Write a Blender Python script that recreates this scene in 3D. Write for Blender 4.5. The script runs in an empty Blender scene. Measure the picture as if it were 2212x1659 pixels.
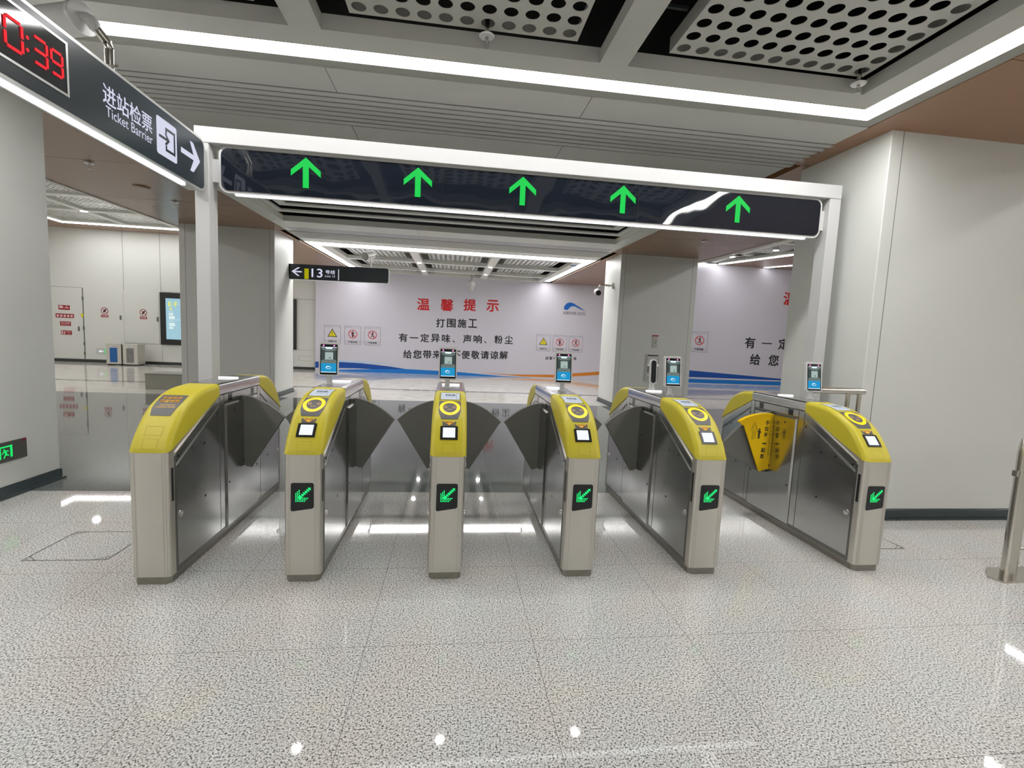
import bpy, bmesh, math, random
from mathutils import Vector as V, Matrix
random.seed(7)
SC = bpy.context.scene
COL = SC.collection
PI = math.pi

# ------------------------------------------------------------------ materials
MATS = {}
def lin(c):
    return tuple((x/12.92 if x <= .04045 else ((x+.055)/1.055)**2.4) for x in c)
def rgb(r, g, b): return lin((r/255, g/255, b/255))
def mat(name, col, rough=.5, metal=0., emit=None, es=0., spec=.5, noise=0., nscale=30, bump=0., bscale=200, aniso=None, rnoise=0., coat=0.):
    if name in MATS: return MATS[name]
    m = bpy.data.materials.new(name); m.use_nodes = True
    nt = m.node_tree; b = nt.nodes['Principled BSDF']
    b.inputs['Base Color'].default_value = (*col, 1)
    b.inputs['Roughness'].default_value = rough
    b.inputs['Metallic'].default_value = metal
    b.inputs['Specular IOR Level'].default_value = spec
    if coat: b.inputs['Coat Weight'].default_value = coat; b.inputs['Coat Roughness'].default_value = .05
    if emit is not None:
        b.inputs['Emission Color'].default_value = (*emit, 1); b.inputs['Emission Strength'].default_value = es
    tc = nt.nodes.new('ShaderNodeTexCoord')
    if noise or rnoise:
        n = nt.nodes.new('ShaderNodeTexNoise'); n.inputs['Scale'].default_value = nscale; n.inputs['Detail'].default_value = 4
        mp = nt.nodes.new('ShaderNodeMapping'); nt.links.new(tc.outputs['Object'], mp.inputs[0]); nt.links.new(mp.outputs[0], n.inputs['Vector'])
        if aniso: mp.inputs['Scale'].default_value = aniso
        if noise:
            mx = nt.nodes.new('ShaderNodeMix'); mx.data_type = 'RGBA'
            mx.inputs[6].default_value = (*[c*(1-noise) for c in col], 1); mx.inputs[7].default_value = (*[min(1, c*(1+noise)) for c in col], 1)
            nt.links.new(n.outputs['Fac'], mx.inputs[0]); nt.links.new(mx.outputs[2], b.inputs['Base Color'])
        if rnoise:
            mr = nt.nodes.new('ShaderNodeMapRange'); mr.inputs[3].default_value = max(.02, rough-rnoise); mr.inputs[4].default_value = rough+rnoise
            nt.links.new(n.outputs['Fac'], mr.inputs[0]); nt.links.new(mr.outputs[0], b.inputs['Roughness'])
    if bump:
        n2 = nt.nodes.new('ShaderNodeTexNoise'); n2.inputs['Scale'].default_value = bscale; n2.inputs['Detail'].default_value = 2
        bp = nt.nodes.new('ShaderNodeBump'); bp.inputs['Strength'].default_value = bump; bp.inputs['Distance'].default_value = .02
        nt.links.new(tc.outputs['Object'], n2.inputs['Vector']); nt.links.new(n2.outputs['Fac'], bp.inputs['Height']); nt.links.new(bp.outputs[0], b.inputs['Normal'])
    MATS[name] = m; return m
def emat(name, col, s, k=2.3): return mat(name, (0.01, .01, .01), .5, emit=col, es=s/k, spec=.1)   # k: the exposure lifts screens too

def granite(name, ramp, scale, rough, tile=None, tint=None):
    m = bpy.data.materials.new(name); m.use_nodes = True; nt = m.node_tree; N = nt.nodes; L = nt.links
    b = N['Principled BSDF']
    tc = N.new('ShaderNodeTexCoord')
    n = N.new('ShaderNodeTexNoise'); n.inputs['Scale'].default_value = scale; n.inputs['Detail'].default_value = 3; n.inputs['Roughness'].default_value = .65
    L.new(tc.outputs['Object'], n.inputs['Vector'])
    r = N.new('ShaderNodeValToRGB'); e = r.color_ramp.elements
    e[0].position, e[0].color = ramp[0][0], (*ramp[0][1], 1); e[1].position, e[1].color = ramp[-1][0], (*ramp[-1][1], 1)
    for p, c in ramp[1:-1]:
        k = e.new(p); k.color = (*c, 1)
    L.new(n.outputs['Fac'], r.inputs[0]); out = r.outputs[0]
    n2 = N.new('ShaderNodeTexNoise'); n2.inputs['Scale'].default_value = 1.6; n2.inputs['Detail'].default_value = 5
    L.new(tc.outputs['Object'], n2.inputs['Vector'])
    mx = N.new('ShaderNodeMix'); mx.data_type = 'RGBA'; mx.blend_type = 'MULTIPLY'
    r2 = N.new('ShaderNodeValToRGB'); r2.color_ramp.elements[0].position = .38; r2.color_ramp.elements[1].position = .62
    t = tint or ((1, .955, .93), (.95, .97, .99)); r2.color_ramp.elements[0].color = (*t[0], 1); r2.color_ramp.elements[1].color = (*t[1], 1)
    L.new(n2.outputs['Fac'], r2.inputs[0]); mx.inputs[0].default_value = 1; L.new(out, mx.inputs[6]); L.new(r2.outputs[0], mx.inputs[7])
    out = mx.outputs[2]
    if tile:   # slab joints: lines at x0+k*w and y0+k*h
        x0, w, y0, h, jc = tile
        sp = N.new('ShaderNodeSeparateXYZ'); L.new(tc.outputs['Object'], sp.inputs[0])
        ds = []
        for k, (o, s) in enumerate(((x0, w), (y0, h))):
            a = N.new('ShaderNodeMath'); a.operation = 'ADD'; a.inputs[1].default_value = -o + 200*s + s/2; L.new(sp.outputs[k], a.inputs[0])
            d = N.new('ShaderNodeMath'); d.operation = 'MODULO'; d.inputs[1].default_value = s; L.new(a.outputs[0], d.inputs[0])
            q = N.new('ShaderNodeMath'); q.operation = 'SUBTRACT'; q.inputs[1].default_value = s/2; L.new(d.outputs[0], q.inputs[0])
            z = N.new('ShaderNodeMath'); z.operation = 'ABSOLUTE'; L.new(q.outputs[0], z.inputs[0]); ds.append(z)
        mn = N.new('ShaderNodeMath'); mn.operation = 'MINIMUM'; L.new(ds[0].outputs[0], mn.inputs[0]); L.new(ds[1].outputs[0], mn.inputs[1])
        lt = N.new('ShaderNodeMath'); lt.operation = 'LESS_THAN'; lt.inputs[1].default_value = .0010; L.new(mn.outputs[0], lt.inputs[0])
        m2 = N.new('ShaderNodeMix'); m2.data_type = 'RGBA'; L.new(lt.outputs[0], m2.inputs[0]); L.new(out, m2.inputs[6]); m2.inputs[7].default_value = (*jc, 1); out = m2.outputs[2]
    L.new(out, b.inputs['Base Color'])
    b.inputs['Roughness'].default_value = rough
    n3 = N.new('ShaderNodeTexNoise'); n3.inputs['Scale'].default_value = 9; L.new(tc.outputs['Object'], n3.inputs['Vector'])
    mr = N.new('ShaderNodeMapRange'); mr.inputs[3].default_value = rough*.6; mr.inputs[4].default_value = rough*1.5
    L.new(n3.outputs['Fac'], mr.inputs[0]); L.new(mr.outputs[0], b.inputs['Roughness'])
    MATS[name] = m; return m

WALL = mat('white_enamel_panel', (.66, .67, .635), .38, noise=.02, nscale=2)
WALLB = mat('white_wall_far', (.66, .67, .635), .45, noise=.02, nscale=2)
SEAM = mat('dark_joint', (.12, .12, .11), .7, noise=.1)
BASE = granite('dark_granite_base', [(.35, (.008, .014, .016)), (.5, (.03, .045, .05)), (.7, (.10, .13, .13))], 260, .18, tint=((1, 1, 1), (.9, 1, 1)))
GRAN = granite('light_speckled_granite', [(.34, (.04, .045, .04)), (.43, (.26, .265, .245)), (.485, (.63, .62, .595)), (.64, (.84, .835, .80))], 125, .035, tile=(.464, .838, .158, .803, (.10, .09, .08)), tint=((1, .965, .95), (.965, .985, 1)))
DARKG = granite('dark_polished_granite', [(.33, (.05, .06, .06)), (.5, (.15, .165, .16)), (.68, (.30, .315, .30))], 150, .04, tile=(.464, .838, 1.70, .803, (.02, .02, .02)), tint=((.96, 1, 1), (1, 1, .98)))
PALE = granite('pale_stone', [(.3, (.60, .58, .54)), (.5, (.68, .66, .62)), (.7, (.72, .71, .67))], 3.2, .05, tile=(.464, .838, 8.15, .95, (.5, .48, .44)), tint=((1, .98, .965), (1, 1, 1)))
GREYS = granite('grey_stone_band', [(.3, (.16, .17, .17)), (.7, (.26, .27, .27))], 120, .1)
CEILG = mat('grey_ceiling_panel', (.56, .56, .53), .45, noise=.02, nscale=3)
CEILW = mat('pale_ceiling_frame', (.80, .81, .76), .4, noise=.02, nscale=3)
TRAYW = mat('lit_far_tray', (.85, .86, .83), .25, spec=.9, coat=.8, noise=.01)  # far trays: strong light on them put into a whiter, glossier colour
CEILR = mat('ceiling_reveal', (.36, .36, .33), .5, noise=.03, nscale=5)
BROWN = mat('bronze_ceiling_panel', rgb(150, 109, 77), .22, noise=.03, nscale=2, spec=.6)
BROWNS = mat('bronze_panel_joint', rgb(60, 45, 35), .6, noise=.05)
GOLD = mat('ochre_edge', rgb(165, 125, 60), .5, noise=.05)
VOID = mat('black_void', (.004, .005, .006), .8, noise=.2, nscale=3)
DUCT = mat('grey_duct', (.05, .06, .06), .5, metal=.5, noise=.1)
REDP = mat('dark_red_pipe', (.10, .01, .015), .5, noise=.2)
STEEL = mat('polished_steel', (.50, .50, .49), .17, 1., rnoise=.05, nscale=6)
STEELT = mat('steel_top', (.56, .56, .56), .14, 1., rnoise=.03, nscale=6)
STEELF = mat('brushed_steel_front', (.63, .605, .55), .40, .75, noise=.035, nscale=40, aniso=(12, 12, .3))
STEELD = mat('steel_edge', (.22, .22, .21), .3, 1., noise=.05)
PLINTH = mat('worn_steel_plinth', (.30, .285, .25), .5, .8, noise=.18, nscale=25)
BRIGHT = mat('bright_seam', (.85, .83, .78), .25, .9, noise=.02)
YEL = mat('yellow_hood_plastic', rgb(204, 190, 48), .42, noise=.02, nscale=8)
YELD = mat('yellow_hood_groove', rgb(150, 140, 30), .5, noise=.05)
FLAP = mat('dark_grey_flap_foam', rgb(112, 112, 106), .6, noise=.03, nscale=15)
BLK = mat('black_plastic', (.012, .013, .014), .3, noise=.1)
BLKG = mat('black_gloss', (.008, .010, .012), .08, noise=.05)
GREYP = mat('grey_reader_pad', rgb(92, 92, 92), .45, noise=.03)
WHITEP = mat('white_painted_metal', rgb(205, 205, 204), .35, noise=.01)
POSTW = mat('white_gantry_paint', rgb(196, 196, 195), .35, noise=.01)
SIGNK = mat('charcoal_sign_face', rgb(52, 60, 66), .28, noise=.02)
ALU = mat('satin_aluminium', (.72, .72, .71), .3, .6, noise=.02)
STAIN = mat('stainless_tube', (.58, .55, .50), .22, 1., noise=.06, nscale=8)
LGREY = mat('light_grey_plastic', (.55, .55, .53), .4, noise=.02)
RINGY = mat('amber_ring', rgb(250, 205, 10), .4, emit=rgb(255, 190, 0), es=.35, noise=.02)
ORANGE = mat('orange_print', rgb(240, 120, 20), .5, emit=rgb(255, 120, 10), es=.15)
AMBERT = mat('amber_print', rgb(250, 195, 60), .5, noise=.05)
BANNER = mat('banner_print', rgb(206, 203, 214), .45, noise=.015, nscale=1)
REDT = mat('red_print', rgb(205, 25, 30), .5, noise=.02)
REDS = mat('crimson_sticker', rgb(150, 22, 35), .45, noise=.03)
BLACKT = mat('black_print', rgb(32, 32, 36), .5, noise=.02)
BLUE = mat('blue_print', rgb(0, 95, 185), .5, noise=.02)
BLUE2 = mat('sky_blue_print', rgb(10, 120, 205), .5, noise=.02)
ORNG = mat('orange_band_print', rgb(215, 130, 35), .5, noise=.02)
LBLUE = mat('pale_blue_print', rgb(175, 205, 235), .5, noise=.02)
YELP = mat('warning_yellow_print', rgb(225, 210, 20), .5, noise=.02)
YELF = mat('acrylic_yellow_sign', rgb(245, 200, 5), .3, noise=.02)
GREYL = mat('grey_outline_print', rgb(125, 125, 135), .5, noise=.02)
PAPER = mat('white_label', rgb(225, 225, 225), .5, noise=.02)
REDC = mat('red_cap', rgb(170, 30, 40), .4, noise=.02)
STRIP = emat('led_strip', (1, .99, .985), 9.5, 1)
STRIPF = emat('led_strip_far', (1, .99, .985), 7., 1)
STRIPW = emat('led_strip_weak', (1, .99, .985), 3., 1)
STRIPS = emat('sign_led_bar', (.93, .97, 1), 1.3, 1)
DOWN = emat('downlight_lens', (1, 1, 1), 30., 1)
LBAR = emat('white_lane_bar', (1, 1, 1), 1.0)
GREENA = emat('green_led_arrow', rgb(0, 205, 75), 1.0)
GREEND = emat('green_led_dots', rgb(20, 255, 120), 1.9)
GREENX = emat('green_exit_glow', rgb(20, 235, 110), 1.0)
REDL = emat('red_led_digits', rgb(255, 10, 30), 1.3)
WGLOW = emat('white_backlit_print', rgb(222, 224, 245), .85)
YGLOW = emat('olive_backlit_bar', rgb(170, 165, 10), .9)
SCANW = emat('scanner_white_glow', rgb(240, 244, 250), 1.0)
LCD = emat('lcd_pale_blue', rgb(205, 214, 226), .9)
LCDT = emat('lcd_text', rgb(70, 80, 100), .5)
DISP = emat('display_pale_cyan', rgb(158, 198, 212), .95)
DISPT = emat('display_yellow_text', rgb(232, 232, 90), 1.0)
DISPW = emat('display_white_text', rgb(225, 240, 235), 1.0)
SCRB = emat('terminal_blue', rgb(25, 150, 205), .9)
SCRD = emat('terminal_dark_view', rgb(62, 74, 74), .8)
SCRM = emat('terminal_mid_view', rgb(112, 126, 122), .8)
SCRL = emat('terminal_light_view', rgb(176, 196, 190), .8)
SCRW = emat('terminal_white', rgb(230, 245, 250), .95)
PINK = emat('pink_ir_led', rgb(255, 130, 200), 1.4)

# glossy black acrylic with slightly wavy surface
ACRY = bpy.data.materials.new('wavy_black_acrylic'); ACRY.use_nodes = True
_nt = ACRY.node_tree; _b = _nt.nodes['Principled BSDF']; _b.inputs['Base Color'].default_value = (.010, .013, .020, 1); _b.inputs['Roughness'].default_value = .03
_b.inputs['Specular IOR Level'].default_value = .75
_tc = _nt.nodes.new('ShaderNodeTexCoord'); _n = _nt.nodes.new('ShaderNodeTexNoise'); _n.inputs['Scale'].default_value = 2.6; _n.inputs['Detail'].default_value = 1
_bp = _nt.nodes.new('ShaderNodeBump'); _bp.inputs['Strength'].default_value = .55; _bp.inputs['Distance'].default_value = .012
_nt.links.new(_tc.outputs['Object'], _n.inputs['Vector']); _nt.links.new(_n.outputs['Fac'], _bp.inputs['Height']); _nt.links.new(_bp.outputs[0], _b.inputs['Normal'])

# ------------------------------------------------------------------ mesh helpers
ORI = {}
def link(name, bm, m, parent=None, smooth=False, origin=None):
    """link a bmesh authored in scene coordinates as one object, relative to its thing's origin"""
    base = V(ORI.get(parent.name, (0, 0, 0))) if parent else V(origin or (0, 0, 0))
    if base.length: bmesh.ops.translate(bm, verts=bm.verts, vec=-base)

    me = bpy.data.meshes.new(name); bm.to_mesh(me); bm.free()
    for mm in (m if isinstance(m, (list, tuple)) else [m]): me.materials.append(mm)
    if smooth:
        for p in me.polygons: p.use_smooth = True
        try: me.set_sharp_from_angle(angle=math.radians(smooth if smooth is not True else 35))
        except Exception: pass
    o = bpy.data.objects.new(name, me); COL.objects.link(o)
    if parent: o.parent = parent
    else: o.location = base
    ORI[o.name] = tuple(base)
    return o
def thing(name, label, cat, loc, group=None):
    o = bpy.data.objects.new(name, None); COL.objects.link(o); o.location = loc; o.empty_display_size = .1
    ORI[o.name] = tuple(loc); o['label'] = label; o['category'] = cat
    if group: o['group'] = group
    return o
def tag(o, label, cat, group=None):
    o['label'] = label; o['category'] = cat
    if group: o['group'] = group
    return o
def struct(name, bm, m, **k):
    o = link(name, bm, m, **k); o['kind'] = 'structure'; return o
def copy_tree(o, parent=None):
    c = o.copy(); COL.objects.link(c); c.parent = parent
    ORI[c.name] = ORI.get(o.name, (0, 0, 0))
    for ch in list(o.children): copy_tree(ch, c)
    return c
def B(): return bmesh.new()
def box(bm, x0, x1, y0, y1, z0, z1, bev=0, seg=2, mi=0):
    v = [bm.verts.new(p) for p in ((x0,y0,z0),(x1,y0,z0),(x1,y1,z0),(x0,y1,z0),(x0,y0,z1),(x1,y0,z1),(x1,y1,z1),(x0,y1,z1))]
    fs = [bm.faces.new([v[i] for i in f]) for f in ((0,3,2,1),(4,5,6,7),(0,1,5,4),(1,2,6,5),(2,3,7,6),(3,0,4,7))]
    for f in fs: f.material_index = mi
    if bev:
        es = list({e for f in fs for e in f.edges}); bmesh.ops.bevel(bm, geom=es, offset=bev, segments=seg, affect='EDGES', profile=.5)
    return v
def prism(bm, pts, axis, a, b, mi=0):
    """extrude a 2D polygon along axis ('x': pts are (y,z); 'y': (x,z); 'z': (x,y))"""
    def P(p, t): return {'x': (t, p[0], p[1]), 'y': (p[0], t, p[1]), 'z': (p[0], p[1], t)}[axis]
    A = [bm.verts.new(P(p, a)) for p in pts]; C = [bm.verts.new(P(p, b)) for p in pts]; n = len(pts)
    fs = [bm.faces.new(A), bm.faces.new(C[::-1])]
    for i in range(n): fs.append(bm.faces.new((A[i], A[(i+1) % n], C[(i+1) % n], C[i])))
    for f in fs: f.material_index = mi
    bmesh.ops.recalc_face_normals(bm, faces=fs)
    return A, C
def tube(bm, pts, r, n=14, caps=True, mi=0):
    pts = [V(p) for p in pts]; rings = []
    for i, p in enumerate(pts):
        t = ((pts[min(i+1, len(pts)-1)] - pts[max(i-1, 0)])).normalized()
        up = V((0, 0, 1)) if abs(t.z) < .9 else V((0, 1, 0))
        s = t.cross(up).normalized(); u = s.cross(t)
        rr = r[i] if isinstance(r, (list, tuple)) else r
        rings.append([bm.verts.new(p + rr*(math.cos(2*PI*k/n)*s + math.sin(2*PI*k/n)*u)) for k in range(n)])
    fs = []
    for a, b in zip(rings, rings[1:]):
        for k in range(n): fs.append(bm.faces.new((a[k], a[(k+1) % n], b[(k+1) % n], b[k])))
    if caps: fs += [bm.faces.new(rings[0][::-1]), bm.faces.new(rings[-1])]
    for f in fs: f.material_index = mi
    bmesh.ops.recalc_face_normals(bm, faces=fs)
def arcpts(c, r, a0, a1, n, f):
    return [f(c, r, math.radians(a0 + (a1-a0)*i/n)) for i in range(n+1)]
def rrect(x0, x1, y0, y1, r, n=6):
    o = []
    for cx, cy, a in ((x1-r, y0+r, -90), (x1-r, y1-r, 0), (x0+r, y1-r, 90), (x0+r, y0+r, 180)):
        for k in range(n+1):
            t = math.radians(a + 90*k/n); o.append((cx+r*math.cos(t), cy+r*math.sin(t)))
    return o

class Fr:
    """a flat frame: origin, right, up (normal = right x up); shapes are thin sheets stacked by lift"""
    def __init__(s, o, r, u):
        s.o = V(o); s.r = V(r).normalized(); s.u = V(u).normalized(); s.n = s.r.cross(s.u)
    def P(s, a, b, l=0): return s.o + a*s.r + b*s.u + l*s.n
    def poly(s, bm, pts, l=.001, mi=0):
        f = bm.faces.new([bm.verts.new(s.P(a, b, l)) for a, b in pts]); f.material_index = mi
        f.normal_update()
        if f.normal.dot(s.n) < 0: f.normal_flip()
        return f
    def rect(s, bm, x0, x1, y0, y1, l=.001, mi=0): return s.poly(bm, ((x0,y0),(x1,y0),(x1,y1),(x0,y1)), l, mi)
    def disc(s, bm, cx, cy, rx, ry=None, l=.001, mi=0, n=28):
        ry = ry or rx; return s.poly(bm, [(cx+rx*math.cos(2*PI*k/n), cy+ry*math.sin(2*PI*k/n)) for k in range(n)], l, mi)
    def ring(s, bm, cx, cy, ro, ri, l=.001, mi=0, n=32, sq=1.):
        for k in range(n):
            a, b = 2*PI*k/n, 2*PI*(k+1)/n
            s.poly(bm, [(cx+ro*math.cos(a), cy+sq*ro*math.sin(a)), (cx+ro*math.cos(b), cy+sq*ro*math.sin(b)), (cx+ri*math.cos(b), cy+sq*ri*math.sin(b)), (cx+ri*math.cos(a), cy+sq*ri*math.sin(a))], l, mi)
    def outline(s, bm, x0, x1, y0, y1, t, l=.001, mi=0):
        for q in ((x0,x1,y0,y0+t),(x0,x1,y1-t,y1),(x0,x0+t,y0+t,y1-t),(x1-t,x1,y0+t,y1-t)): s.rect(bm, *q, l, mi)
    def line(s, bm, a, b, t, l=.001, mi=0):
        d = V((b[0]-a[0], b[1]-a[1])).normalized()*t/2; q = (-d[1], d[0])
        s.poly(bm, ((a[0]+q[0], a[1]+q[1]), (a[0]-q[0], a[1]-q[1]), (b[0]-q[0], b[1]-q[1]), (b[0]+q[0], b[1]+q[1])), l, mi)
    def slab(s, bm, pts, l0, l1, mi=0):
        A = [bm.verts.new(s.P(a, b, l0)) for a, b in pts]; C = [bm.verts.new(s.P(a, b, l1)) for a, b in pts]; n = len(pts)
        fs = [bm.faces.new(A), bm.faces.new(C[::-1])] + [bm.faces.new((A[i], A[(i+1) % n], C[(i+1) % n], C[i])) for i in range(n)]
        for f in fs: f.material_index = mi
        bmesh.ops.recalc_face_normals(bm, faces=fs)

TXT = {}
def glyphs(body, bold=0., spc=1.):
    k = (body, bold, spc)
    if k in TXT: return TXT[k]
    c = bpy.data.curves.new('lettering', 'FONT'); c.body = body; c.size = 1; c.offset = bold; c.space_character = spc; c.resolution_u = 3
    o = bpy.data.objects.new('lettering_source', c); COL.objects.link(o)
    dg = bpy.context.evaluated_depsgraph_get(); me = bpy.data.meshes.new_from_object(o.evaluated_get(dg))
    vs = [tuple(v.co[:2]) for v in me.vertices]; fs = [tuple(p.vertices) for p in me.polygons]
    bpy.data.objects.remove(o); bpy.data.curves.remove(c); bpy.data.meshes.remove(me)
    xs = [v[0] for v in vs]; ys = [v[1] for v in vs]; bb = (min(xs), max(xs), min(ys), max(ys))
    TXT[k] = (vs, fs, bb); return TXT[k]
def text(bm, fr, body, x0, x1, y0, y1, l=.0015, bold=.0, spc=1., mi=0, fn=None):
    """fit the lettering into the rectangle x0..x1, y0..y1 of a frame; bold letters are struck several times"""
    vs, fs, bb = glyphs(body, 0., spc)
    k = bold*(y1-y0)
    x0, x1, y0, y1 = x0+k/2, x1-k/2, y0+k/2, y1-k/2
    sx = (x1-x0)/(bb[1]-bb[0]); sy = (y1-y0)/(bb[3]-bb[2])
    for n, (dx, dy) in enumerate(((0, 0),) if bold < .011 else ((-k, 0), (k, 0), (0, k*.8), (0, -k*.8), (-k/2, k/2), (k/2, -k/2))):
        f = fn or (lambda a, b: fr.P(a, b, l+n*.0001))
        nv = [bm.verts.new(f(x0+dx+(v[0]-bb[0])*sx, y0+dy+(v[1]-bb[2])*sy)) for v in vs]
        for q in fs:
            try:
                F = bm.faces.new([nv[i] for i in q]); F.material_index = mi
            except ValueError: pass
X, Y, Z = V((1, 0, 0)), V((0, 1, 0)), V((0, 0, 1))

# ------------------------------------------------------------------ camera
cam = bpy.data.cameras.new('camera'); camo = bpy.data.objects.new('camera', cam); COL.objects.link(camo); SC.camera = camo
r_, u_, f_ = V((.99157908, -.12164092, .04443446)), V((-.03209942, .1015499, .99431245)), V((.12546139, .98736574, -.09679015))
Mx = Matrix((( r_.x, u_.x, -f_.x, .00725), (r_.y, u_.y, -f_.y, -2.92172), (r_.z, u_.z, -f_.z, 1.55), (0, 0, 0, 1)))
camo.matrix_world = Mx; cam.sensor_width = 36; cam.lens = 1028.34/2212*36; cam.clip_start = .05; cam.clip_end = 100

# ------------------------------------------------------------------ room shell
XL, XR, YF, YB = -15.2, 16.5, -9., 15.9
def quadfloor(y0, y1, m, x0=XL, x1=XR):
    b = B(); box(b, x0, x1, y0, y1, -.1, 0); return struct('floor', b, m)
quadfloor(YF, 1.70, GRAN); quadfloor(1.70, 8.15, DARKG); quadfloor(8.15, 10.15, PALE); quadfloor(10.15, 10.42, GREYS); quadfloor(10.42, YB+.2, PALE)
HB = 5.6
def wallbox(name, m, *a):
    b = B(); box(b, *a); return struct(name, b, m)
wallbox('wall_left', WALL, XL-.2, XL, YF, YB, 0, HB)
wallbox('wall_right', WALL, XR, XR+.2, YF, YB, 0, HB)
wallbox('wall_front', WALL, XL-.2, XR+.2, YF-.2, YF, 0, HB)
# rear wall with joints between its panels
b = B(); box(b, XL, XR, YB, YB+.2, 0, HB); wb = struct('wall_back', b, WALLB)
FB = Fr((0, YB, 0), X, Z)
b = B()
for x in (-11.72, -10.5, -7.0, -5.95): FB.rect(b, x-.012, x+.012, 2.64, 4.68, .002)
for x0, x1 in ((XL, -13.05), (-10.5, -5.1)): FB.rect(b, x0, x1, 2.62, 2.64, .002)
for x in (-10.5, -9.1, -5.95): FB.rect(b, x-.008, x+.008, .12, .74, .002)
FB.rect(b, -13.05, -5.1, .735, .747, .002)
FB.rect(b, -5.75, -5.3, .5, .51, .002); FB.rect(b, -5.75, -5.3, .33, .34, .002); FB.rect(b, -5.75, -5.74, .34, .5, .002)
struct('trim_1', b, mat('pale_joint', (.36, .36, .33), .7, noise=.05))
b = B(); box(b, XL, -5.1, YB-.02, YB, 0, .10); struct('baseboard_back', b, mat('black_skirting', (.03, .035, .035), .3, noise=.1))

# service doors in the rear wall
DOORJ = SEAM
for i, (x0, x1, hx) in enumerate(((-13.05, -11.74, -11.84), (-11.72, -10.56, -10.62))):
    b = B(); box(b, x0+.012, x1-.012, YB-.012, YB+.0, .75 if i else .12, 2.62); d = struct(f'door_{i+1}', b, WALLB)
    b = B(); box(b, hx-.02, hx+.02, YB-.05, YB-.01, 1.56, 1.72, .006); link('door_handle', b, STEELD, d)
b = B(); box(b, -14.2, -13.06, YB-.012, YB, .12, 2.62); d = struct('door_3', b, WALLB)
b = B(); box(b, -13.23, -13.19, YB-.05, YB-.01, 1.1, 1.26, .006); link('door_handle', b, STEELD, d)
b = B(); box(b, -13.068, -13.045, YB-.016, YB, .12, 2.62)
for z in (2.2, 1.15, .6, .25): box(b, -13.07, -13.03, YB-.04, YB, z, z+.12)
struct('trim_2', b, SEAM)

# columns
def column(x0, x1, y0, y1, h, label, seams, sd):
    c = thing('column', label, 'column', ((x0+x1)/2, (y0+y1)/2, 0))
    b = B(); box(b, x0, x1, y0, y1, .10, h, .006, 1); link('cladding', b, WALL, c)
    b = B()
    for x in seams: box(b, x-.0035, x+.0035, y0-.0015, y0, .1, h)
    link('panel_joint', b, mat('column_joint', (.25, .25, .23), .6, noise=.05), c)
    b = B(); box(b, x0-.012, x1+.012, y0-.012, y1+.012, 0, .10, .004, 1); box(b, x0-.03, x1+.03, y0-.03, y1+.03, 0, .02); link('skirting', b, BASE, c)
    return c
def zc(y): return 3.46+.018*y
cNR = column(3.71, 5.62, .958, 2.05, zc(1.5)+.02, 'wide white clad column at right behind the widest gate lane', (3.825,), 1)
cNL = column(-5.62, -3.72, .958, 2.07, zc(1.5)+.02, 'white clad column at left with the low green running man sign', (-3.83,), -1)
cA = column(-5.72, -3.83, 8.0, 9.2, zc(8)+.03, 'grey white column beyond leftmost gate holding the 13 line sign', (-5.60, -3.93), 1)
cB = column(3.83, 5.72, 8.0, 9.15, zc(8)+.03, 'white column standing in front of the long notice hoarding with alarm plate', (3.94, 5.60), 1)

# ------------------------------------------------------------------ ceiling (follows a gentle rise towards the back)
def cslab(b, x0, x1, y0, y1, d0=0., d1=.1, mi=0):
    v = [b.verts.new((x, y, zc(y)+d)) for d in (d0, d1) for x, y in ((x0, y0), (x1, y0), (x1, y1), (x0, y1))]
    for f in ((0,3,2,1),(4,5,6,7),(0,1,5,4),(1,2,6,5),(2,3,7,6),(3,0,4,7)):
        F = b.faces.new([v[i] for i in f]); F.material_index = mi
def cbox(items, m, name='ceiling', d1=.1):
    b = B()
    for it in items: cslab(b, *it) if len(it) > 4 else cslab(b, *it, 0, d1)
    return struct(name, b, m)
YN = -5.2   # rear end of the near coffer, behind the viewer
# near coffer: grid frame
bx = [(-1.10, -.90), (.953, 1.151)]
fr = [(-3.19, 3.19, .485, .69), (-3.19, -2.98, YN, .485), (2.98, 3.19, YN, .485), (-2.98, 2.98, YN, YN+.2)]
fr += [(a, c, YN+.2, .485) for a, c in bx] + [(a, c, -1.62, -1.45) for a, c in ((-2.98, -1.10), (-.90, .953), (1.151, 2.98))]
cbox(fr, CEILG)
# groove around the light strip; lip shade is put into its darker colour
g = [(-3.49, 3.49, .865, .965, .006, .10), (-3.49, -3.375, YN-.3, .865, .006, .10), (3.375, 3.49, YN-.3, .865, .006, .10)]
g += [(-3.375, 3.375, .692, .863, .045, .1), (-3.374, -3.191, YN-.2, .692, .045, .1), (3.191, 3.374, YN-.2, .692, .045, .1), (-3.19, 3.19, YN-.2, YN, .045, .1)]  # unseen covers added over the strip, keeping its light out of the void
cbox(g, CEILR)
def strip(rects, label, group='ceiling light strips', d=.022, zf=None, m=STRIP, name='light_strip'):
    b = B()
    for x0, x1, y0, y1 in rects:
        if zf is None: cslab(b, x0, x1, y0, y1, d, d+.018)
        else: box(b, x0, x1, y0, y1, zf, zf+.02)
    return tag(link(name, b, m), label, 'light', group)
strip([(-3.374, 3.374, .691, .864), (-3.374, -3.191, YN-.2, .691), (3.191, 3.374, YN-.2, .691), (-3.19, 3.19, YN-.2, YN)], 'bright rectangular light strip framing the nearest perforated ceiling trays')
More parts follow.
